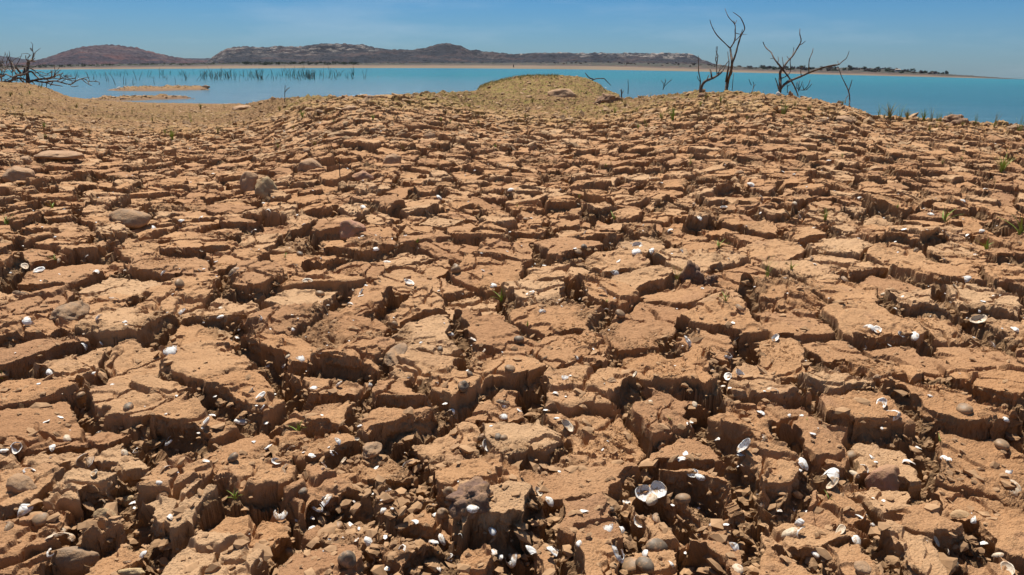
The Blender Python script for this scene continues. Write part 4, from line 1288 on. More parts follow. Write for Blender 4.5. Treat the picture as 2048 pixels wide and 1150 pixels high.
for (x0, x1, y0_, y1_, n) in zones:
    for _ in range(n):
        px = random.uniform(x0, x1); py = random.uniform(y0_, y1_)
        g = hit(px, py)
        if g is None or g.z < ZW + .05: continue
        put_tuft(px, py, random.uniform(7, 16), random.choice(T_DRY + T_DRY + T_BUSH), 'small sparse grass clump on the dry lake bed', 'weed_tuft', 'small grass clumps scattered over the bed', g)
# thin ground cover of short blades
def cover():
    V_, Q_ = [], []
    def blades(n, fn, hs):
        c = 0
        while c < n:
            x, y = fn()
            z = ground_z(x, y)
            if z < ZW + 0.03: c += 1; continue
            h = random.uniform(*hs); an = random.uniform(0, 6.28); ww = 0.0035 * (y / 14)
            dx, dy = math.cos(an) * ww, math.sin(an) * ww; lx_, ly_ = random.gauss(0, .4) * h, random.gauss(0, .4) * h
            b = len(V_)
            V_.extend([(x - dx, y - dy, z - .005), (x + dx, y + dy, z - .005), (x + lx_ * .5 + dx * .6, y + ly_ * .5 + dy * .6, z + h * .6), (x + lx_ * .5 - dx * .6, y + ly_ * .5 - dy * .6, z + h * .6), (x + lx_, y + ly_, z + h)])
            Q_.append((b, b + 1, b + 2, b + 3)); Q_.append((b + 3, b + 2, b + 4)); c += 1
    def crest():
        px = random.uniform(955, 1118) ; Y_ = random.uniform(21.6, 23.6); return px_u(px, 160) * Y_, Y_
    blades(1500, crest, (0.03, 0.085))
    def face():
        px = random.uniform(950, 1215); Y_ = random.uniform(17.5, 23); return px_u(px, 160) * Y_, Y_
    blades(1500, face, (0.01, 0.04))
    def flats():
        while True:
            px = random.uniform(-50, 2100); Y_ = 9.5 * (2.8 ** random.random()); X_ = px_u(px, 220) * Y_
            if inner_at(X_, Y_)[1] * (0.3 + (fbm(np.array([X_]), np.array([Y_]), 3, 28)[0] > 0.0)) > random.random() * 1.0: return X_, Y_
    blades(5500, flats, (0.008, 0.032))
    me = bpy.data.meshes.new('ground_grass'); me.from_pydata(V_, [], Q_)
    o = link('ground_grass', me, M_grass_dry)
    tag(o, 'thin film of short olive grass over the far flats and the mound', 'grass', kind='stuff')
cover()

# ------------------------------------------------------------------ dead trees
def depth_at(px, py, Yb, amp, seed):
    return Yb + amp * float(noise(np.array([px / 55.0]), np.array([py / 55.0]), seed)[0])

def zoomT(pts): return [(1380 + a_ * 0.2052, b_ * 0.2052) for a_, b_ in pts]
def zoomL(pts): return [(a_ * 260 / 2048, 80 + b_ * 260 / 2048) for a_, b_ in pts]

def dead_tree(name, label, Yb, trunk, branches, mat=M_wood, amp=0.5, cat='dead tree', seed=5, twigs=0, group=None, sink_=0.05):
    """trunk / branches: (points in photo pixels, start width px, end width px)"""
    k = Yb / F
    p0 = trunk[0][0]
    b0 = at(p0[0], p0[1], depth_at(*p0, Yb, amp, seed))
    root = empty(name, b0); tag(root, label, cat, group)
    def limb(pts, w0, w1, nm):
        T = Tubes()
        P = [at(x, y, depth_at(x, y, Yb, amp, seed)) for x, y in pts]
        if nm == 'trunk': P[0].z -= sink_
        T.add(P, max(w0, 1.7) * k * .43, max(w1, 1.2) * k * .43, seg=7, n=5, jit=0.16)
        me = T.mesh(nm, True, b0)
        link(nm, me, mat, root)
        return P
    limb(*trunk, 'trunk')
    tips = []
    for br in branches: tips.append(limb(*br, 'branch'))
    for _ in range(twigs):
        P = random.choice(tips); i = random.randrange(0, len(P) - 1); q = P[i].lerp(P[i + 1], random.random())
        d = (P[i + 1] - P[i]).normalized(); T = Tubes(); pts_ = [q]
        d = (d + Vector((random.gauss(0, .7), random.gauss(0, .7), random.gauss(.25, .5)))).normalized()
        ln = random.uniform(6, 22) * k
        for _ in range(3):
            pts_.append(pts_[-1] + d * ln / 2); d = (d + Vector((random.gauss(0, .35), random.gauss(0, .35), random.gauss(0, .3)))).normalized()
        T.add(pts_, 1.4 * k / 2, 0.7 * k / 2, seg=5, n=2)
        link('twig', T.mesh('twig', True, b0), mat, root)
    return root

dead_tree('dead_tree', 'tallest bare dead tree rising above the horizon from the brown earth heap', 13.6,
  (zoomT([(355, 850), (365, 800), (398, 700), (410, 610), (400, 540), (392, 470)]), 8, 4),
  [(zoomT([(392, 470), (350, 430), (265, 345), (215, 260), (193, 190)]), 3.4, 1.3),
   (zoomT([(392, 470), (435, 395), (440, 300), (435, 235), (375, 165), (340, 80)]), 3.4, 1.0),
   (zoomT([(435, 240), (445, 220), (457, 195)]), 1.5, .8),
   (zoomT([(408, 620), (440, 540), (470, 430), (500, 340), (533, 275), (500, 185), (465, 150), (418, 118)]), 4.5, 1.1),
   (zoomT([(435, 400), (480, 360), (500, 320), (512, 285)]), 2, 1),
   (zoomT([(352, 800), (372, 690), (380, 600), (372, 550), (368, 500)]), 3, 1),
   (zoomT([(345, 800), (362, 700), (375, 650), (380, 600)]), 2.5, 1.2)], seed=71, twigs=2)
dead_tree('dead_log', 'thick dead log leaning right over the shore left of the tallest dead tree', 13.4,
  (zoomT([(100, 875), (115, 840), (145, 795), (200, 770), (260, 740), (320, 690)]), 8, 4),
  [(zoomT([(320, 690), (350, 630), (380, 590)]), 3, 1.5),
   (zoomT([(265, 740), (258, 660), (265, 600), (270, 540), (255, 500), (258, 450)]), 3, 1.2),
   (zoomT([(262, 630), (250, 575), (262, 510), (270, 450)]), 2, 1),
   (zoomT([(210, 760), (207, 720), (195, 665)]), 4, 3),
   (zoomT([(165, 780), (175, 750), (186, 728)]), 2.5, 1.5),
   (zoomT([(258, 740), (285, 690), (300, 628)]), 3, 1.5)], seed=72, twigs=2, cat='dead log')
dead_tree('dead_sapling', 'thin bare stem at the far left of the dead tree group', 13.9,
  (zoomT([(92, 872), (100, 790), (84, 700), (83, 620), (80, 540)]), 3.4, .9), [(zoomT([(92, 790), (75, 760), (70, 740)]), 1.6, 1)], seed=73, cat='dead sapling')
dead_tree('dead_shoot', 'short thin stem right of the brown earth heap', 13.8, (zoomT([(413, 850), (418, 790), (426, 712)]), 1.8, .9), [], seed=74, cat='dead stem')
dead_tree('dead_tree', 'wide forked dead tree with one long limb reaching right, behind the white stone', 12.9,
  (zoomT([(872, 900), (880, 860), (878, 780), (880, 705), (900, 665)]), 8, 5),
  [(zoomT([(900, 668), (850, 610), (815, 560), (790, 510), (750, 475), (725, 440), (710, 405)]), 4.2, 1.5),
   (zoomT([(812, 566), (795, 570), (783, 568)]), 1.6, .8), (zoomT([(852, 608), (862, 590), (857, 550)]), 1.5, .8),
   (zoomT([(903, 670), (950, 600), (1000, 545), (1040, 480), (1070, 430), (1083, 390), (1070, 330), (1072, 275)]), 4.6, 1.4),
   (zoomT([(1066, 440), (1095, 425), (1125, 400)]), 2, .9), (zoomT([(985, 565), (960, 568), (945, 548)]), 1.6, .9),
   (zoomT([(995, 550), (1008, 500), (1012, 460)]), 1.8, .8), (zoomT([(912, 650), (905, 600), (898, 553)]), 1.8, .8),
   (zoomT([(885, 765), (940, 740), (980, 690), (976, 600), (990, 560)]), 2.8, 1.1),
   (zoomT([(885, 860), (950, 800), (1080, 745), (1180, 700), (1320, 652), (1450, 630)]), 6.2, 3.4),
   (zoomT([(1450, 630), (1490, 595), (1525, 565), (1552, 495)]), 2.8, 1), (zoomT([(1450, 630), (1444, 612), (1440, 593)]), 1.6, .9),
   (zoomT([(1158, 705), (1162, 590), (1192, 510), (1200, 470)]), 2.4, 1), (zoomT([(1085, 742), (1080, 690), (1096, 640)]), 2, .8),
   (zoomT([(905, 680), (960, 750), (1000, 810), (1030, 870), (1055, 940)]), 3.8, 3),
   (zoomT([(865, 870), (845, 800), (830, 760)]), 3, 1.6)], seed=75, twigs=0, amp=0.6)
dead_tree('dead_sapling', 'slender forked dead sapling standing alone on the right slope', 11.9,
  (zoomT([(1553, 1035), (1556, 960), (1545, 890), (1515, 820), (1475, 740), (1447, 650)]), 3.4, 1.2),
  [(zoomT([(1545, 890), (1565, 830), (1580, 775)]), 2, 1.4), (zoomT([(1513, 1005), (1518, 965), (1543, 925)]), 2.2, 1.6)], seed=76, cat='dead sapling')
dead_tree('fallen_branch', 'angled broken branch hanging over the water at the right of the grassy mound', 22.5,
  ([(1180, 164), (1190, 158), (1207, 157), (1213, 162), (1222, 171)], 2.6, 1.4), [([(1186, 158), (1178, 155), (1170, 145)], 3, 1.6)], seed=77, cat='fallen branch', amp=.4, sink_=0)
dead_tree('wooden_post', 'dark short post in the water behind the dark boulder', 17.0, ([(1243, 194), (1243, 186), (1242, 178)], 3.2, 2.4), [([(1243, 188), (1246, 184), (1247, 181)], 2, 1.5)], seed=78, cat='post', amp=0)
dead_tree('dead_shoot', 'thin straight stem standing in the open water right of the grassy mound', 38, ([(1256, 186), (1256.5, 174), (1256, 159)], 1.8, 1.2), [], seed=79, cat='dead stem', amp=0)
dead_tree('drowned_bush', 'bare twiggy bush in the water behind the forked dead tree', 36,
  (zoomT([(1060, 880), (1052, 830), (1045, 790)]), 1.6, .8),
  [(zoomT([(1062, 875), (1085, 830), (1095, 790)]), 1.4, .7), (zoomT([(1110, 875), (1150, 835), (1172, 775)]), 2, .9), (zoomT([(1135, 870), (1165, 845), (1188, 815)]), 1.8, .8),
   (zoomT([(1060, 876), (1110, 878), (1150, 872)]), 1.6, 1.2), (zoomT([(1110, 875), (1100, 840), (1105, 820)]), 1.3, .7), (zoomT([(1058, 870), (1040, 850), (1035, 800)]), 1.2, .7),
   (zoomT([(1066, 870), (1062, 820), (1068, 785)]), 1.2, .7)], seed=80, cat='drowned bush', amp=1.2)
dead_tree('dead_shoot', 'crooked bare stem in the water just right of the forked trunk', 34, (zoomT([(950, 895), (953, 840), (985, 825)]), 1.6, .9), [(zoomT([(952, 850), (945, 820), (950, 800)]), 1.2, .7)], seed=81, cat='dead stem', amp=.5)
dead_tree('drowned_bush', 'small branching twig in the water left of the forked dead tree', 34, (zoomT([(605, 888), (620, 848), (640, 820)]), 1.6, .8),
  [(zoomT([(618, 850), (622, 820), (614, 795)]), 1.3, .7), (zoomT([(598, 830), (585, 800), (573, 768)]), 1.6, .8)], seed=82, cat='drowned bush', amp=.6)
dead_tree('drowned_bush', 'faint low bush in the water left of the dead tree group', 45, ([(1326, 178), (1328, 170), (1322, 160)], 1.3, .6), [([(1326, 176), (1335, 166), (1344, 159)], 1.2, .6), ([(1327, 172), (1331, 163), (1330, 157)], 1, .6)], seed=83, cat='drowned bush', amp=1)
dead_tree('dead_shoot', 'thin upright stem with a side twig on the left part of the stony mound', 13.2, ([(569, 198), (569.5, 188), (570.5, 170)], 2, .9), [([(570, 184), (575, 178), (580, 175)], 1.1, .6)], seed=84, cat='dead stem', amp=0)
g = hit(680, 352)
dead_tree('dry_stalk', 'thin dry stalk standing on the flat left of centre', g.y, ([(680, 352), (679, 338), (678, 314)], 2.6, 1.4), [([(679, 340), (683, 336), (684, 329)], 1.4, .8)], seed=85, cat='dry stalk', amp=0)

# the great uprooted tree on the left bank
def big_tangle():
    B = []
    def z(p, a_, b_): B.append((zoomL(p), a_, b_))
    trunk = (zoomL([(430, 700), (440, 600), (425, 500), (440, 420), (450, 330)]), 9, 6)
    z([(450, 335), (500, 310), (522, 250), (518, 180), (480, 120)], 4, 1.2); z([(520, 180), (490, 160), (475, 125)], 1.6, .8)
    z([(440, 330), (412, 300), (404, 240)], 3, 1.2); z([(490, 330), (525, 340), (558, 350)], 2.5, 1); z([(505, 325), (530, 300), (550, 285)], 1.6, .8); z([(445, 330), (440, 290), (438, 265)], 1.6, .8)
    z([(430, 505), (350, 540), (260, 560), (180, 640), (130, 660)], 7, 4); z([(245, 415), (290, 480), (350, 540)], 3.5, 5); z([(185, 350), (220, 430), (240, 510), (265, 555)], 1.6, 3)
    z([(385, 440), (385, 480), (365, 520), (340, 545)], 4, 5); z([(430, 505), (500, 500), (560, 560), (620, 610), (650, 625)], 5, 2)
    z([(0, 660), (100, 655), (200, 680), (320, 705), (420, 725), (500, 745), (560, 732)], 3.5, 4.5)
    z([(130, 660), (220, 620), (330, 600), (470, 660), (500, 640)], 4.5, 3); z([(480, 650), (600, 620), (700, 610), (800, 590), (930, 545), (1000, 520)], 5, 1.6)
    z([(540, 640), (700, 665), (850, 645), (960, 665), (1100, 700), (1190, 650), (1280, 608)], 4, 2.2)
    z([(1280, 608), (1350, 620), (1390, 660), (1410, 705), (1450, 712)], 2.4, 1.4); z([(1280, 612), (1340, 660), (1400, 700), (1440, 716)], 2, 1.2); z([(1390, 655), (1480, 650), (1560, 665), (1560, 712)], 1.5, 1)
    z([(700, 665), (820, 700), (920, 715), (990, 732)], 3, 1.4); z([(345, 410), (440, 428), (540, 480), (640, 545), (760, 560)], 3.5, 1.2)
    z([(0, 570), (50, 572), (85, 538), (150, 565), (230, 600)], 3, 3); z([(70, 640), (100, 628), (150, 632)], 1.5, 1); z([(440, 560), (435, 620), (460, 680)], 3, 4)
    z([(420, 700), (350, 650), (300, 600), (240, 590)], 3, 2.5); z([(500, 745), (540, 700), (510, 660)], 3, 2.5); z([(660, 680), (662, 705), (658, 732)], 2, 1.6)
    z([(735, 690), (730, 715), (728, 735)], 2, 1.5); z([(830, 660), (805, 700), (790, 730)], 2.2, 1.6); z([(800, 590), (820, 540), (800, 500), (830, 480)], 2.5, 1)
    z([(760, 600), (860, 560), (900, 510), (960, 470)], 2.2, .9); z([(860, 570), (870, 500), (850, 400)], 1.5, .7); z([(900, 640), (1000, 600), (1080, 620), (1150, 600)], 2, 1)
    z([(960, 665), (1040, 620), (1120, 640), (1220, 640)], 1.8, .9); z([(1100, 700), (1140, 735), (1240, 722)], 1.6, .9); z([(620, 560), (700, 590), (760, 640), (850, 650)], 2.2, 1.6)
    z([(560, 520), (640, 500), (720, 530), (790, 560)], 1.8, .9); z([(930, 545), (1000, 600), (1010, 640)], 1.8, 1.2); z([(1000, 560), (1100, 610), (1200, 600)], 1.6, .8)
    z([(700, 620), (780, 610), (850, 600), (930, 610), (1010, 590)], 3, 1.2)
    r = dead_tree('uprooted_tree', 'huge tangled dead tree lying on the left bank with a bent upright top', 23.5, trunk, B, M_wood_pale, 1.6, 'dead tree', 90, twigs=46)
big_tangle()
dead_tree('dead_bush', 'bare reddish bush at the left edge behind the tangled tree', 27,
  (zoomL([(20, 620), (25, 560), (30, 500), (20, 440)]), 3, 1.6),
  [(zoomL([(25, 580), (60, 520), (75, 440), (60, 360)]), 2.5, .8), (zoomL([(10, 600), (0, 540), (-20, 450)]), 2.5, 1), (zoomL([(30, 520), (45, 450), (40, 330), (20, 290)]), 1.8, .7),
   (zoomL([(20, 560), (-10, 500), (-30, 420)]), 2, .8), (zoomL([(60, 500), (90, 470), (85, 430)]), 1.6, .8), (zoomL([(25, 500), (5, 440), (10, 380)]), 1.6, .7)], M_wood_pale, 1, 'dead bush', 91, twigs=12)
dead_tree('dead_bush', 'thin bare bush standing behind the tangled tree near the left edge', 30,
  (zoomL([(190, 600), (195, 520), (190, 440)]), 1.8, 1.2),
  [(zoomL([(192, 500), (215, 430), (222, 370)]), 1.4, .6), (zoomL([(190, 470), (170, 380), (160, 330)]), 1.3, .6), (zoomL([(192, 450), (185, 390), (195, 340)]), 1.2, .6),
   (zoomL([(192, 520), (120, 420), (100, 320)]), 1.3, .6), (zoomL([(195, 500), (250, 440), (265, 380)]), 1.2, .6)], M_wood, 1, 'dead bush', 92, twigs=8)

# drowned saplings standing in the lake
def stem_variant(seed):
    rs = random.Random(seed); T = Tubes()
    def grow(p, d, ln, r, lev):
        pts_ = [p]
        for i in range(4):
            d = (d + Vector((rs.gauss(0, .16), rs.gauss(0, .16), rs.gauss(0, .06)))).normalized(); pts_.append(pts_[-1] + d * ln / 4)
        T.add(pts_, r, r * .5, seg=5, n=2)
        if lev > 0:
            for _ in range(rs.randint(1, 3)):
                i = rs.randint(1, 3); dd = (d + Vector((rs.gauss(0, .6), rs.gauss(0, .6), rs.uniform(-.1, .4)))).normalized()
                grow(pts_[i], dd, ln * rs.uniform(.35, .7), r * .6, lev - 1)
    n = rs.choice([1, 1, 1, 2])
    for j in range(n):
        grow(Vector((rs.gauss(0, .05) * n, rs.gauss(0, .05) * n, -0.2)), Vector((rs.gauss(0, .16), rs.gauss(0, .16), 1)).normalized(), rs.uniform(.8, 1.2), .021, rs.choice([0, 0, 1, 1]))
    me = T.mesh('drowned_sapling', True); me.materials.append(M_wood); return me
VAR = [stem_variant(100 + i) for i in range(14)]
def put_stem(px, row, hpx, v=None, label='thin dark dead sapling standing in the lake', group='dead saplings standing in the lake'):
    d = ray(px, row)
    X_ = Y_ = 0
    k = (ZW - H) / d.z; X_, Y_ = d.x * k, d.y * k
    for _ in range(3):
        k = (ZW - sink(X_) - H) / d.z; X_, Y_ = d.x * k, d.y * k
    o = bpy.data.objects.new('drowned_sapling', v or random.choice(VAR)); COL.objects.link(o)
    s = hpx * Y_ / F
    o.location = (X_, Y_, ZW - sink(X_) - .02); o.scale = (s, s, s); o.rotation_euler = (random.gauss(0, .12), random.gauss(0, .12), random.uniform(0, 6.28))
    tag(o, label, 'dead sapling', group)
for (px, row, hp, lab) in ((232, 170, 30, 'leaning V shaped dead stem left of the sand bar'), (248, 169, 26, 'dead stem right beside the V shaped one'),
      (268, 170, 22, 'dead stem behind the top of the sand bar'), (308, 169, 22, 'forked dead stem at the middle of the sand bar'), (352, 169, 20, 'thin dead stem over the right part of the sand bar'),
      (674, 154, 28, 'widest branching dead tree in the row at the right of the lake saplings'), (550, 160, 26, 'curved dead tree in the lake right of the sand bar'),
      (757, 155, 10, 'last lone short stick at the right of the lake saplings'), (165, 178, 9, 'tiny stick in the calm water left of the sand bar'), (520, 158, 24, 'double dead stem in the lake right of the sand bar')):
    put_stem(px, row, hp, None, lab, None)
for i in range(220):
    c_ = random.choice([(400, 440), (420, 470), (495, 530), (560, 620), (600, 640), (640, 720), (150, 730), (130, 400), (360, 520), (610, 630)])
    px = random.uniform(*c_); row = 151.5 + 11 * random.random() ** 1.2 - (px - 400) * 0.004
    put_stem(px, row, random.uniform(10, 24), None, 'dark dead sapling in the ' + ('nearer' if row > 156.5 else 'farther') + ' lake row, ' + ('straight behind the sand bar' if px < 420 else ('just right of the sand bar' if px < 540 else ('in the middle of the row' if px < 640 else 'at the right end of the row'))))
for i in range(60):
    px = random.uniform(60, 420); row = random.uniform(147.5, 154)
    put_stem(px, row, random.uniform(6, 14), None, 'tiny far dead sapling in the lake near the far left shore', 'far dead saplings at left')

# ------------------------------------------------------------------ far shore: trees, houses
def crown_mesh(name, seed, n=70, wide=1.0):
    rs = random.Random(seed); V_, Q_ = [], []
    lobes = [(rs.uniform(-.5, .5) * wide, rs.uniform(-.5, .5), rs.uniform(.3, .8), rs.uniform(.25, .5)) for _ in range(7)]
    for _ in range(n * 4):
        lx_, ly_, lz_, lr_ = rs.choice(lobes)
        d = Vector((rs.gauss(0, 1), rs.gauss(0, 1), rs.gauss(0, 1))).normalized() * lr_ * rs.uniform(.6, 1.05)
        c = Vector((lx_, ly_, lz_)) + d; c.z = max(c.z, 0.12)
        u_ = Vector((rs.gauss(0, 1), rs.gauss(0, 1), rs.gauss(0, 1))).normalized(); w_ = u_.cross(d.normalized() + Vector((.01, 0, 0))).normalized()
        s = rs.uniform(.06, .13); b = len(V_)
        V_ += [tuple(c - u_ * s), tuple(c + w_ * s), tuple(c + u_ * s), tuple(c - w_ * s)]; Q_.append((b, b + 1, b + 2, b + 3))
    me = bpy.data.meshes.new(name); me.from_pydata(V_, [], Q_); return me
M_leaf = simple_mat('far_foliage', (0.030, 0.045, 0.020), (0.06, 0.075, 0.032), 2, .9, 0)
M_leaf_brown = simple_mat('far_scrub', (0.045, 0.036, 0.028), (0.085, 0.06, 0.045), 2, .9, 0)
CR = [crown_mesh('crown', 200 + i, 70, 1.0 + .5 * (i % 2)) for i in range(4)]
CR2 = [m_.copy() for m_ in CR]
for m_ in CR: m_.materials.append(M_leaf)
for m_ in CR2: m_.materials.append(M_leaf_brown)
Tt = Tubes(); Tt.add([(0, 0, -.3), (0.02, 0, .1), (0, .02, .5)], .05, .03, seg=6, n=2); TRK = Tt.mesh('trunk'); TRK.materials.append(M_wood)
def land_pt(px, Y):
    u_ = px_u(px, 140); X_ = u_ * Y
    zl = float(land_z(np.array([float(px)]), np.array([X_]), np.array([float(Y)]))[0])
    return Vector((X_, Y, zl))
def far_tree(px, Y, wpx, hpx, label, group=None, brown=False):
    p = land_pt(px, Y); k = Y / F
    root = empty('distant_tree', p); tag(root, label, 'tree', group)
    for nm, me in (('crown', random.choice(CR2 if brown else CR)), ('trunk', TRK)):
        o = bpy.data.objects.new(nm, me); COL.objects.link(o); o.parent = root
        o.scale = (wpx * k * .62, wpx * k * .62, hpx * k * .85); o.rotation_euler = (0, 0, random.uniform(0, 6))
far_tree(1894, 1000, 9, 9, 'dark round tree standing highest at the right end of the far shore')
far_tree(1886, 1005, 8, 6, 'smaller tree left of the dark round one on the far shore')
far_tree(1876, 1000, 9, 5, 'low tree left of the smaller tree on the far shore')
for i in range(110):
    px = random.uniform(1500, 1872); Y_ = random.uniform(850, 1045)
    far_tree(px, Y_, random.uniform(6, 13), random.uniform(4, 7), 'low bushy tree on the low rise of the far right shore', 'trees on the far right shore', random.random() < .5)
for i in range(70):
    px = random.uniform(1080, 1520); Y_ = random.uniform(830, 1040)
    far_tree(px, Y_, random.uniform(4, 8), random.uniform(2.5, 4), 'small bush on the far shore below the flat topped ridge', 'bushes below the flat topped ridge', True)
# green belt under the ridge
def belt():
    V_, Q_ = [], []
    for (x0, x1, Yb_, n, hh) in ((488, 720, 860, 170, 3.4), (230, 500, 900, 150, 2.2), (720, 1000, 930, 60, 1.5), (0, 230, 860, 110, 3.0)):
        for _ in range(n):
            px = random.uniform(x0, x1); Y_ = Yb_ + random.uniform(-40, 120); p = land_pt(px, Y_); me = random.choice(CR)
            s = random.uniform(3.5, 6) * Y_ / F; sz_ = random.uniform(.5, 1.2) * hh * Y_ / F; b = len(V_)
            for v in me.vertices: V_.append((p.x + v.co.x * s, p.y + v.co.y * s, p.z + v.co.z * sz_ * 1.3))
            for q in list(me.polygons)[::3]: Q_.append(tuple(b + i for i in q.vertices))
    me = bpy.data.meshes.new('tree_belt'); me.from_pydata(V_, [], Q_)
    tag(link('tree_belt', me, M_leaf), 'low green belt of trees along the far shore under the hills', 'woodland', kind='stuff')
belt()
M_wall = simple_mat('pale_wall', (0.62, 0.58, 0.50), (0.70, 0.66, 0.58), 3, .9, 0)
M_roof = simple_mat('clay_roof', (0.30, 0.24, 0.20), (0.42, 0.34, 0.28), 3, .9, 0)
M_hole = simple_mat('dark_opening', (0.02, 0.02, 0.02), (0.03, 0.03, 0.03), 3, .9, 0)
def house(px, Y, wm, hm, label):
    p = land_pt(px, Y); root = empty('farm_house', p); tag(root, label, 'house')
    d_ = wm * .6
    def box(nm, x0, x1, y0, y1, z0, z1, mat, par):
        V_ = [(x, y, z) for x in (x0, x1) for y in (y0, y1) for z in (z0, z1)]
        me = bpy.data.meshes.new(nm); me.from_pydata(V_, [], [(0, 1, 3, 2), (4, 6, 7, 5), (0, 4, 5, 1), (2, 3, 7, 6), (0, 2, 6, 4), (1, 5, 7, 3)])
        return link(nm, me, mat, par)
    box('wall', -wm / 2, wm / 2, -d_ / 2, d_ / 2, -1, hm, M_wall, root)
    e_ = .4; rh = hm * .45
    V_ = [(-wm / 2 - e_, -d_ / 2 - e_, hm), (wm / 2 + e_, -d_ / 2 - e_, hm), (wm / 2 + e_, d_ / 2 + e_, hm), (-wm / 2 - e_, d_ / 2 + e_, hm), (-wm / 2 - e_, 0, hm + rh), (wm / 2 + e_, 0, hm + rh)]
    me = bpy.data.meshes.new('roof'); me.from_pydata(V_, [], [(0, 1, 5, 4), (3, 4, 5, 2), (0, 4, 3), (1, 2, 5), (0, 3, 2, 1)]); link('roof', me, M_roof, root)
    box('door', -.5, .5, -d_ / 2 - .03, -d_ / 2 + .1, 0, 2.1, M_hole, root)
    for x in (-wm * .3, wm * .3): box('window', x - .5, x + .5, -d_ / 2 - .03, -d_ / 2 + .1, 1.1, 2.1, M_hole, root)
house(1795, 930, 5, 2.0, 'low pale farm house half hidden by trees on the far right shore')
house(1868, 960, 7, 1.8, 'long white farm house at the right end of the far trees')
p = land_pt(1027, 735); T = Tubes(); T.add([(0, 0, -.3), (0, 0, 1.2), (.05, 0, 2.6)], .5, .35, seg=8, n=2)
o = link('stump', T.mesh('stump'), M_wood); o.location = p; tag(o, 'dark lone stump on the pale far beach', 'stump')
# a floating twig far out on the right
put_stem(1785, 190, 5, VAR[3], 'tiny dark stick poking from the open water at right', None)

# ------------------------------------------------------------------ the air between here and the hills
def haze():
    x0, x1, y0, y1, z0, z1 = -2600, 2600, -20, 3400, -75, 190
    V_ = [(x, y, z) for x in (x0, x1) for y in (y0, y1) for z in (z0, z1)]
    me = bpy.data.meshes.new('haze'); me.from_pydata(V_, [], [(0, 1, 3, 2), (4, 6, 7, 5), (0, 4, 5, 1), (2, 3, 7, 6), (0, 2, 6, 4), (1, 5, 7, 3)])
    m = bpy.data.materials.new('haze'); m.use_nodes = True; n = m.node_tree.nodes; n.clear()
    o = n.new('ShaderNodeOutputMaterial'); v = n.new('ShaderNodeVolumePrincipled')
    v.inputs['Color'].default_value = (0.50, 0.66, 1.0, 1); v.inputs['Density'].default_value = 0.00003
    m.node_tree.links.new(v.outputs[0], o.inputs['Volume'])
    tag(link('haze', me, m), kind='stuff')
haze()

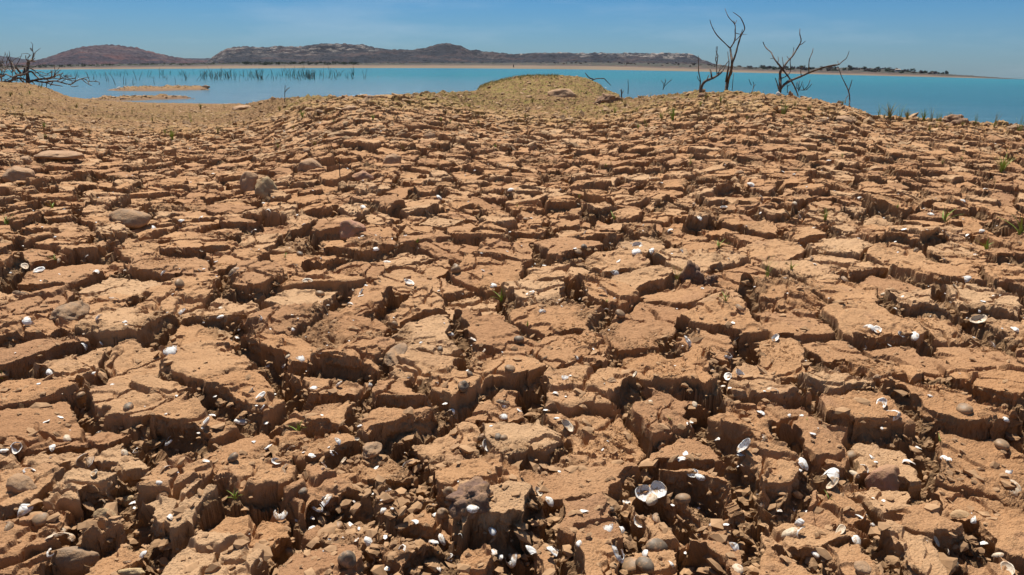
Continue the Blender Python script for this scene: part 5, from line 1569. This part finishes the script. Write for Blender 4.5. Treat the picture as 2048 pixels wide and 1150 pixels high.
# ------------------------------------------------------------------ labels that say where the small repeats lie
MARKS = [(132, 1115, 'the long olive corner stone'), (40, 962, 'the rough stone at the left edge'), (172, 940, 'the left shell cluster'), (295, 1105, 'the upright shell at bottom left'),
 (597, 862, 'the bright green sprout'), (665, 1050, 'the big round grey clam'), (892, 1018, 'the two round brown shells'), (938, 985, 'the dark knobbly clod'), (740, 895, 'the grey crack stone'),
 (1130, 930, 'the biggest plate'), (1300, 1010, 'the heart shaped shell pair'), (1300, 1115, 'the dark bottom edge clams'), (1478, 893, 'the bright open shell'), (1650, 968, 'the tall cream shell'),
 (1778, 948, 'the pinkish rock'), (1922, 1028, 'the smooth yellow pebble'), (1728, 1130, 'the oval grey pebble'), (1928, 822, 'the grey fan ribbed clam'), (1764, 815, 'the ring shaped shell'),
 (1755, 664, 'the round pale shell at right'), (1956, 652, 'the wide open shell at right'), (1385, 545, 'the standing dark block'), (1274, 500, 'the bright middle shell pair'), (788, 700, 'the greenish wedged slab'),
 (128, 615, 'the grey green lumpy rock'), (252, 430, 'the smooth grey oval rock'), (510, 366, 'the pointed and yellowish rocks'), (704, 452, 'the reddish sunken rock'), (785, 320, 'the pale tan rounded rock'),
 (620, 328, 'the rounded tan rock'), (112, 308, 'the long flat tan slab'), (1003, 604, 'the two long green blades'), (1650, 440, 'the spreading yellow green weed'), (1503, 370, 'the brightest far shell'),
 (2003, 345, 'the bushy right edge tuft'), (470, 545, 'the torn left middle shell'), (342, 702, 'the flat left middle shell'), (590, 716, 'the two shells left of centre'), (1463, 708, 'the round middle clod'),
 (1126, 186, 'the long tan boulder'), (1220, 194, 'the jagged dark boulder'), (486, 214, 'the flat pale slab'), (738, 194, 'the dark crest stone'), (858, 272, 'the tan wedge stone'), (1557, 187, 'the white rounded stone'),
 (1692, 240, 'the reddish slab'), (1913, 238, 'the brown clod heap'), (1345, 240, 'the bright green clump'), (60, 168, 'the uprooted tree'), (638, 223, 'the blue grey stone'), (1450, 760, 'the two pale open shells'),
 (43, 760, 'the left edge grass blades'), (940, 760, 'the dull pale capped shell'), (1180, 690, 'the middle patch of rootlets'), (330, 520, 'the left patch of rootlets'), (1820, 550, 'the right middle cracks'), (900, 400, 'the upper middle cracks')]
BASES = {v[1]: v[1] for v in KINDS.values()}
BASES['small sparse grass clump on the dry lake bed'] = 'small sparse grass clump'
SHORT = {'white hollow clam half lying cup upward': 'hollow clam half', 'white domed clam half lying back upward': 'white domed clam half', 'curved white rim of a broken shell': 'curved broken shell rim',
         'broken white piece of a clam half': 'broken clam piece', 'grey brown closed clam': 'closed clam', 'round brown snail shell': 'round snail shell', 'small sparse grass clump on the dry lake bed': 'small sparse grass clump'}
bpy.context.view_layer.update()
taken = {}
todo = [o for o in COL.objects if o.parent is None and o.get('label') in SHORT]
def to_px(v):
    d = v - Vector((0, 0, H)); k = F / d.dot(fwd)
    return 1024 + d.dot(rgt) * k, 575 - d.dot(upv) * k
for o in sorted(todo, key=lambda q: q.location.y):
    px, py = to_px(o.location); base = SHORT[o['label']]
    order = sorted(MARKS, key=lambda m_: (m_[0] - px) ** 2 + (1.6 * (m_[1] - py)) ** 2)
    sz_ = '' if 'grass' in base else ('small ' if o.scale[0] < 0.5 else 'larger ')
    best = None
    for mx_, my_, nm in order[:3]:
        dx, dy = px - mx_, (py - my_) * 1.6
        if abs(dx) > abs(dy): rel = 'left of' if dx < 0 else 'right of'
        else: rel = 'just beyond' if dy < 0 else 'in front of'
        far = '' if math.hypot(dx, dy) < 90 else 'some way '
        if rel == 'just beyond': rel = 'beyond'
        lab = (sz_ + base + ' ' + far + rel + ' ' + nm).strip()
        if len(lab.split()) > 15: lab = (base + ' ' + rel + ' ' + nm).strip()
        if best is None: best = lab
        if lab not in taken: best = lab; break
    taken[best] = 1; o['label'] = best
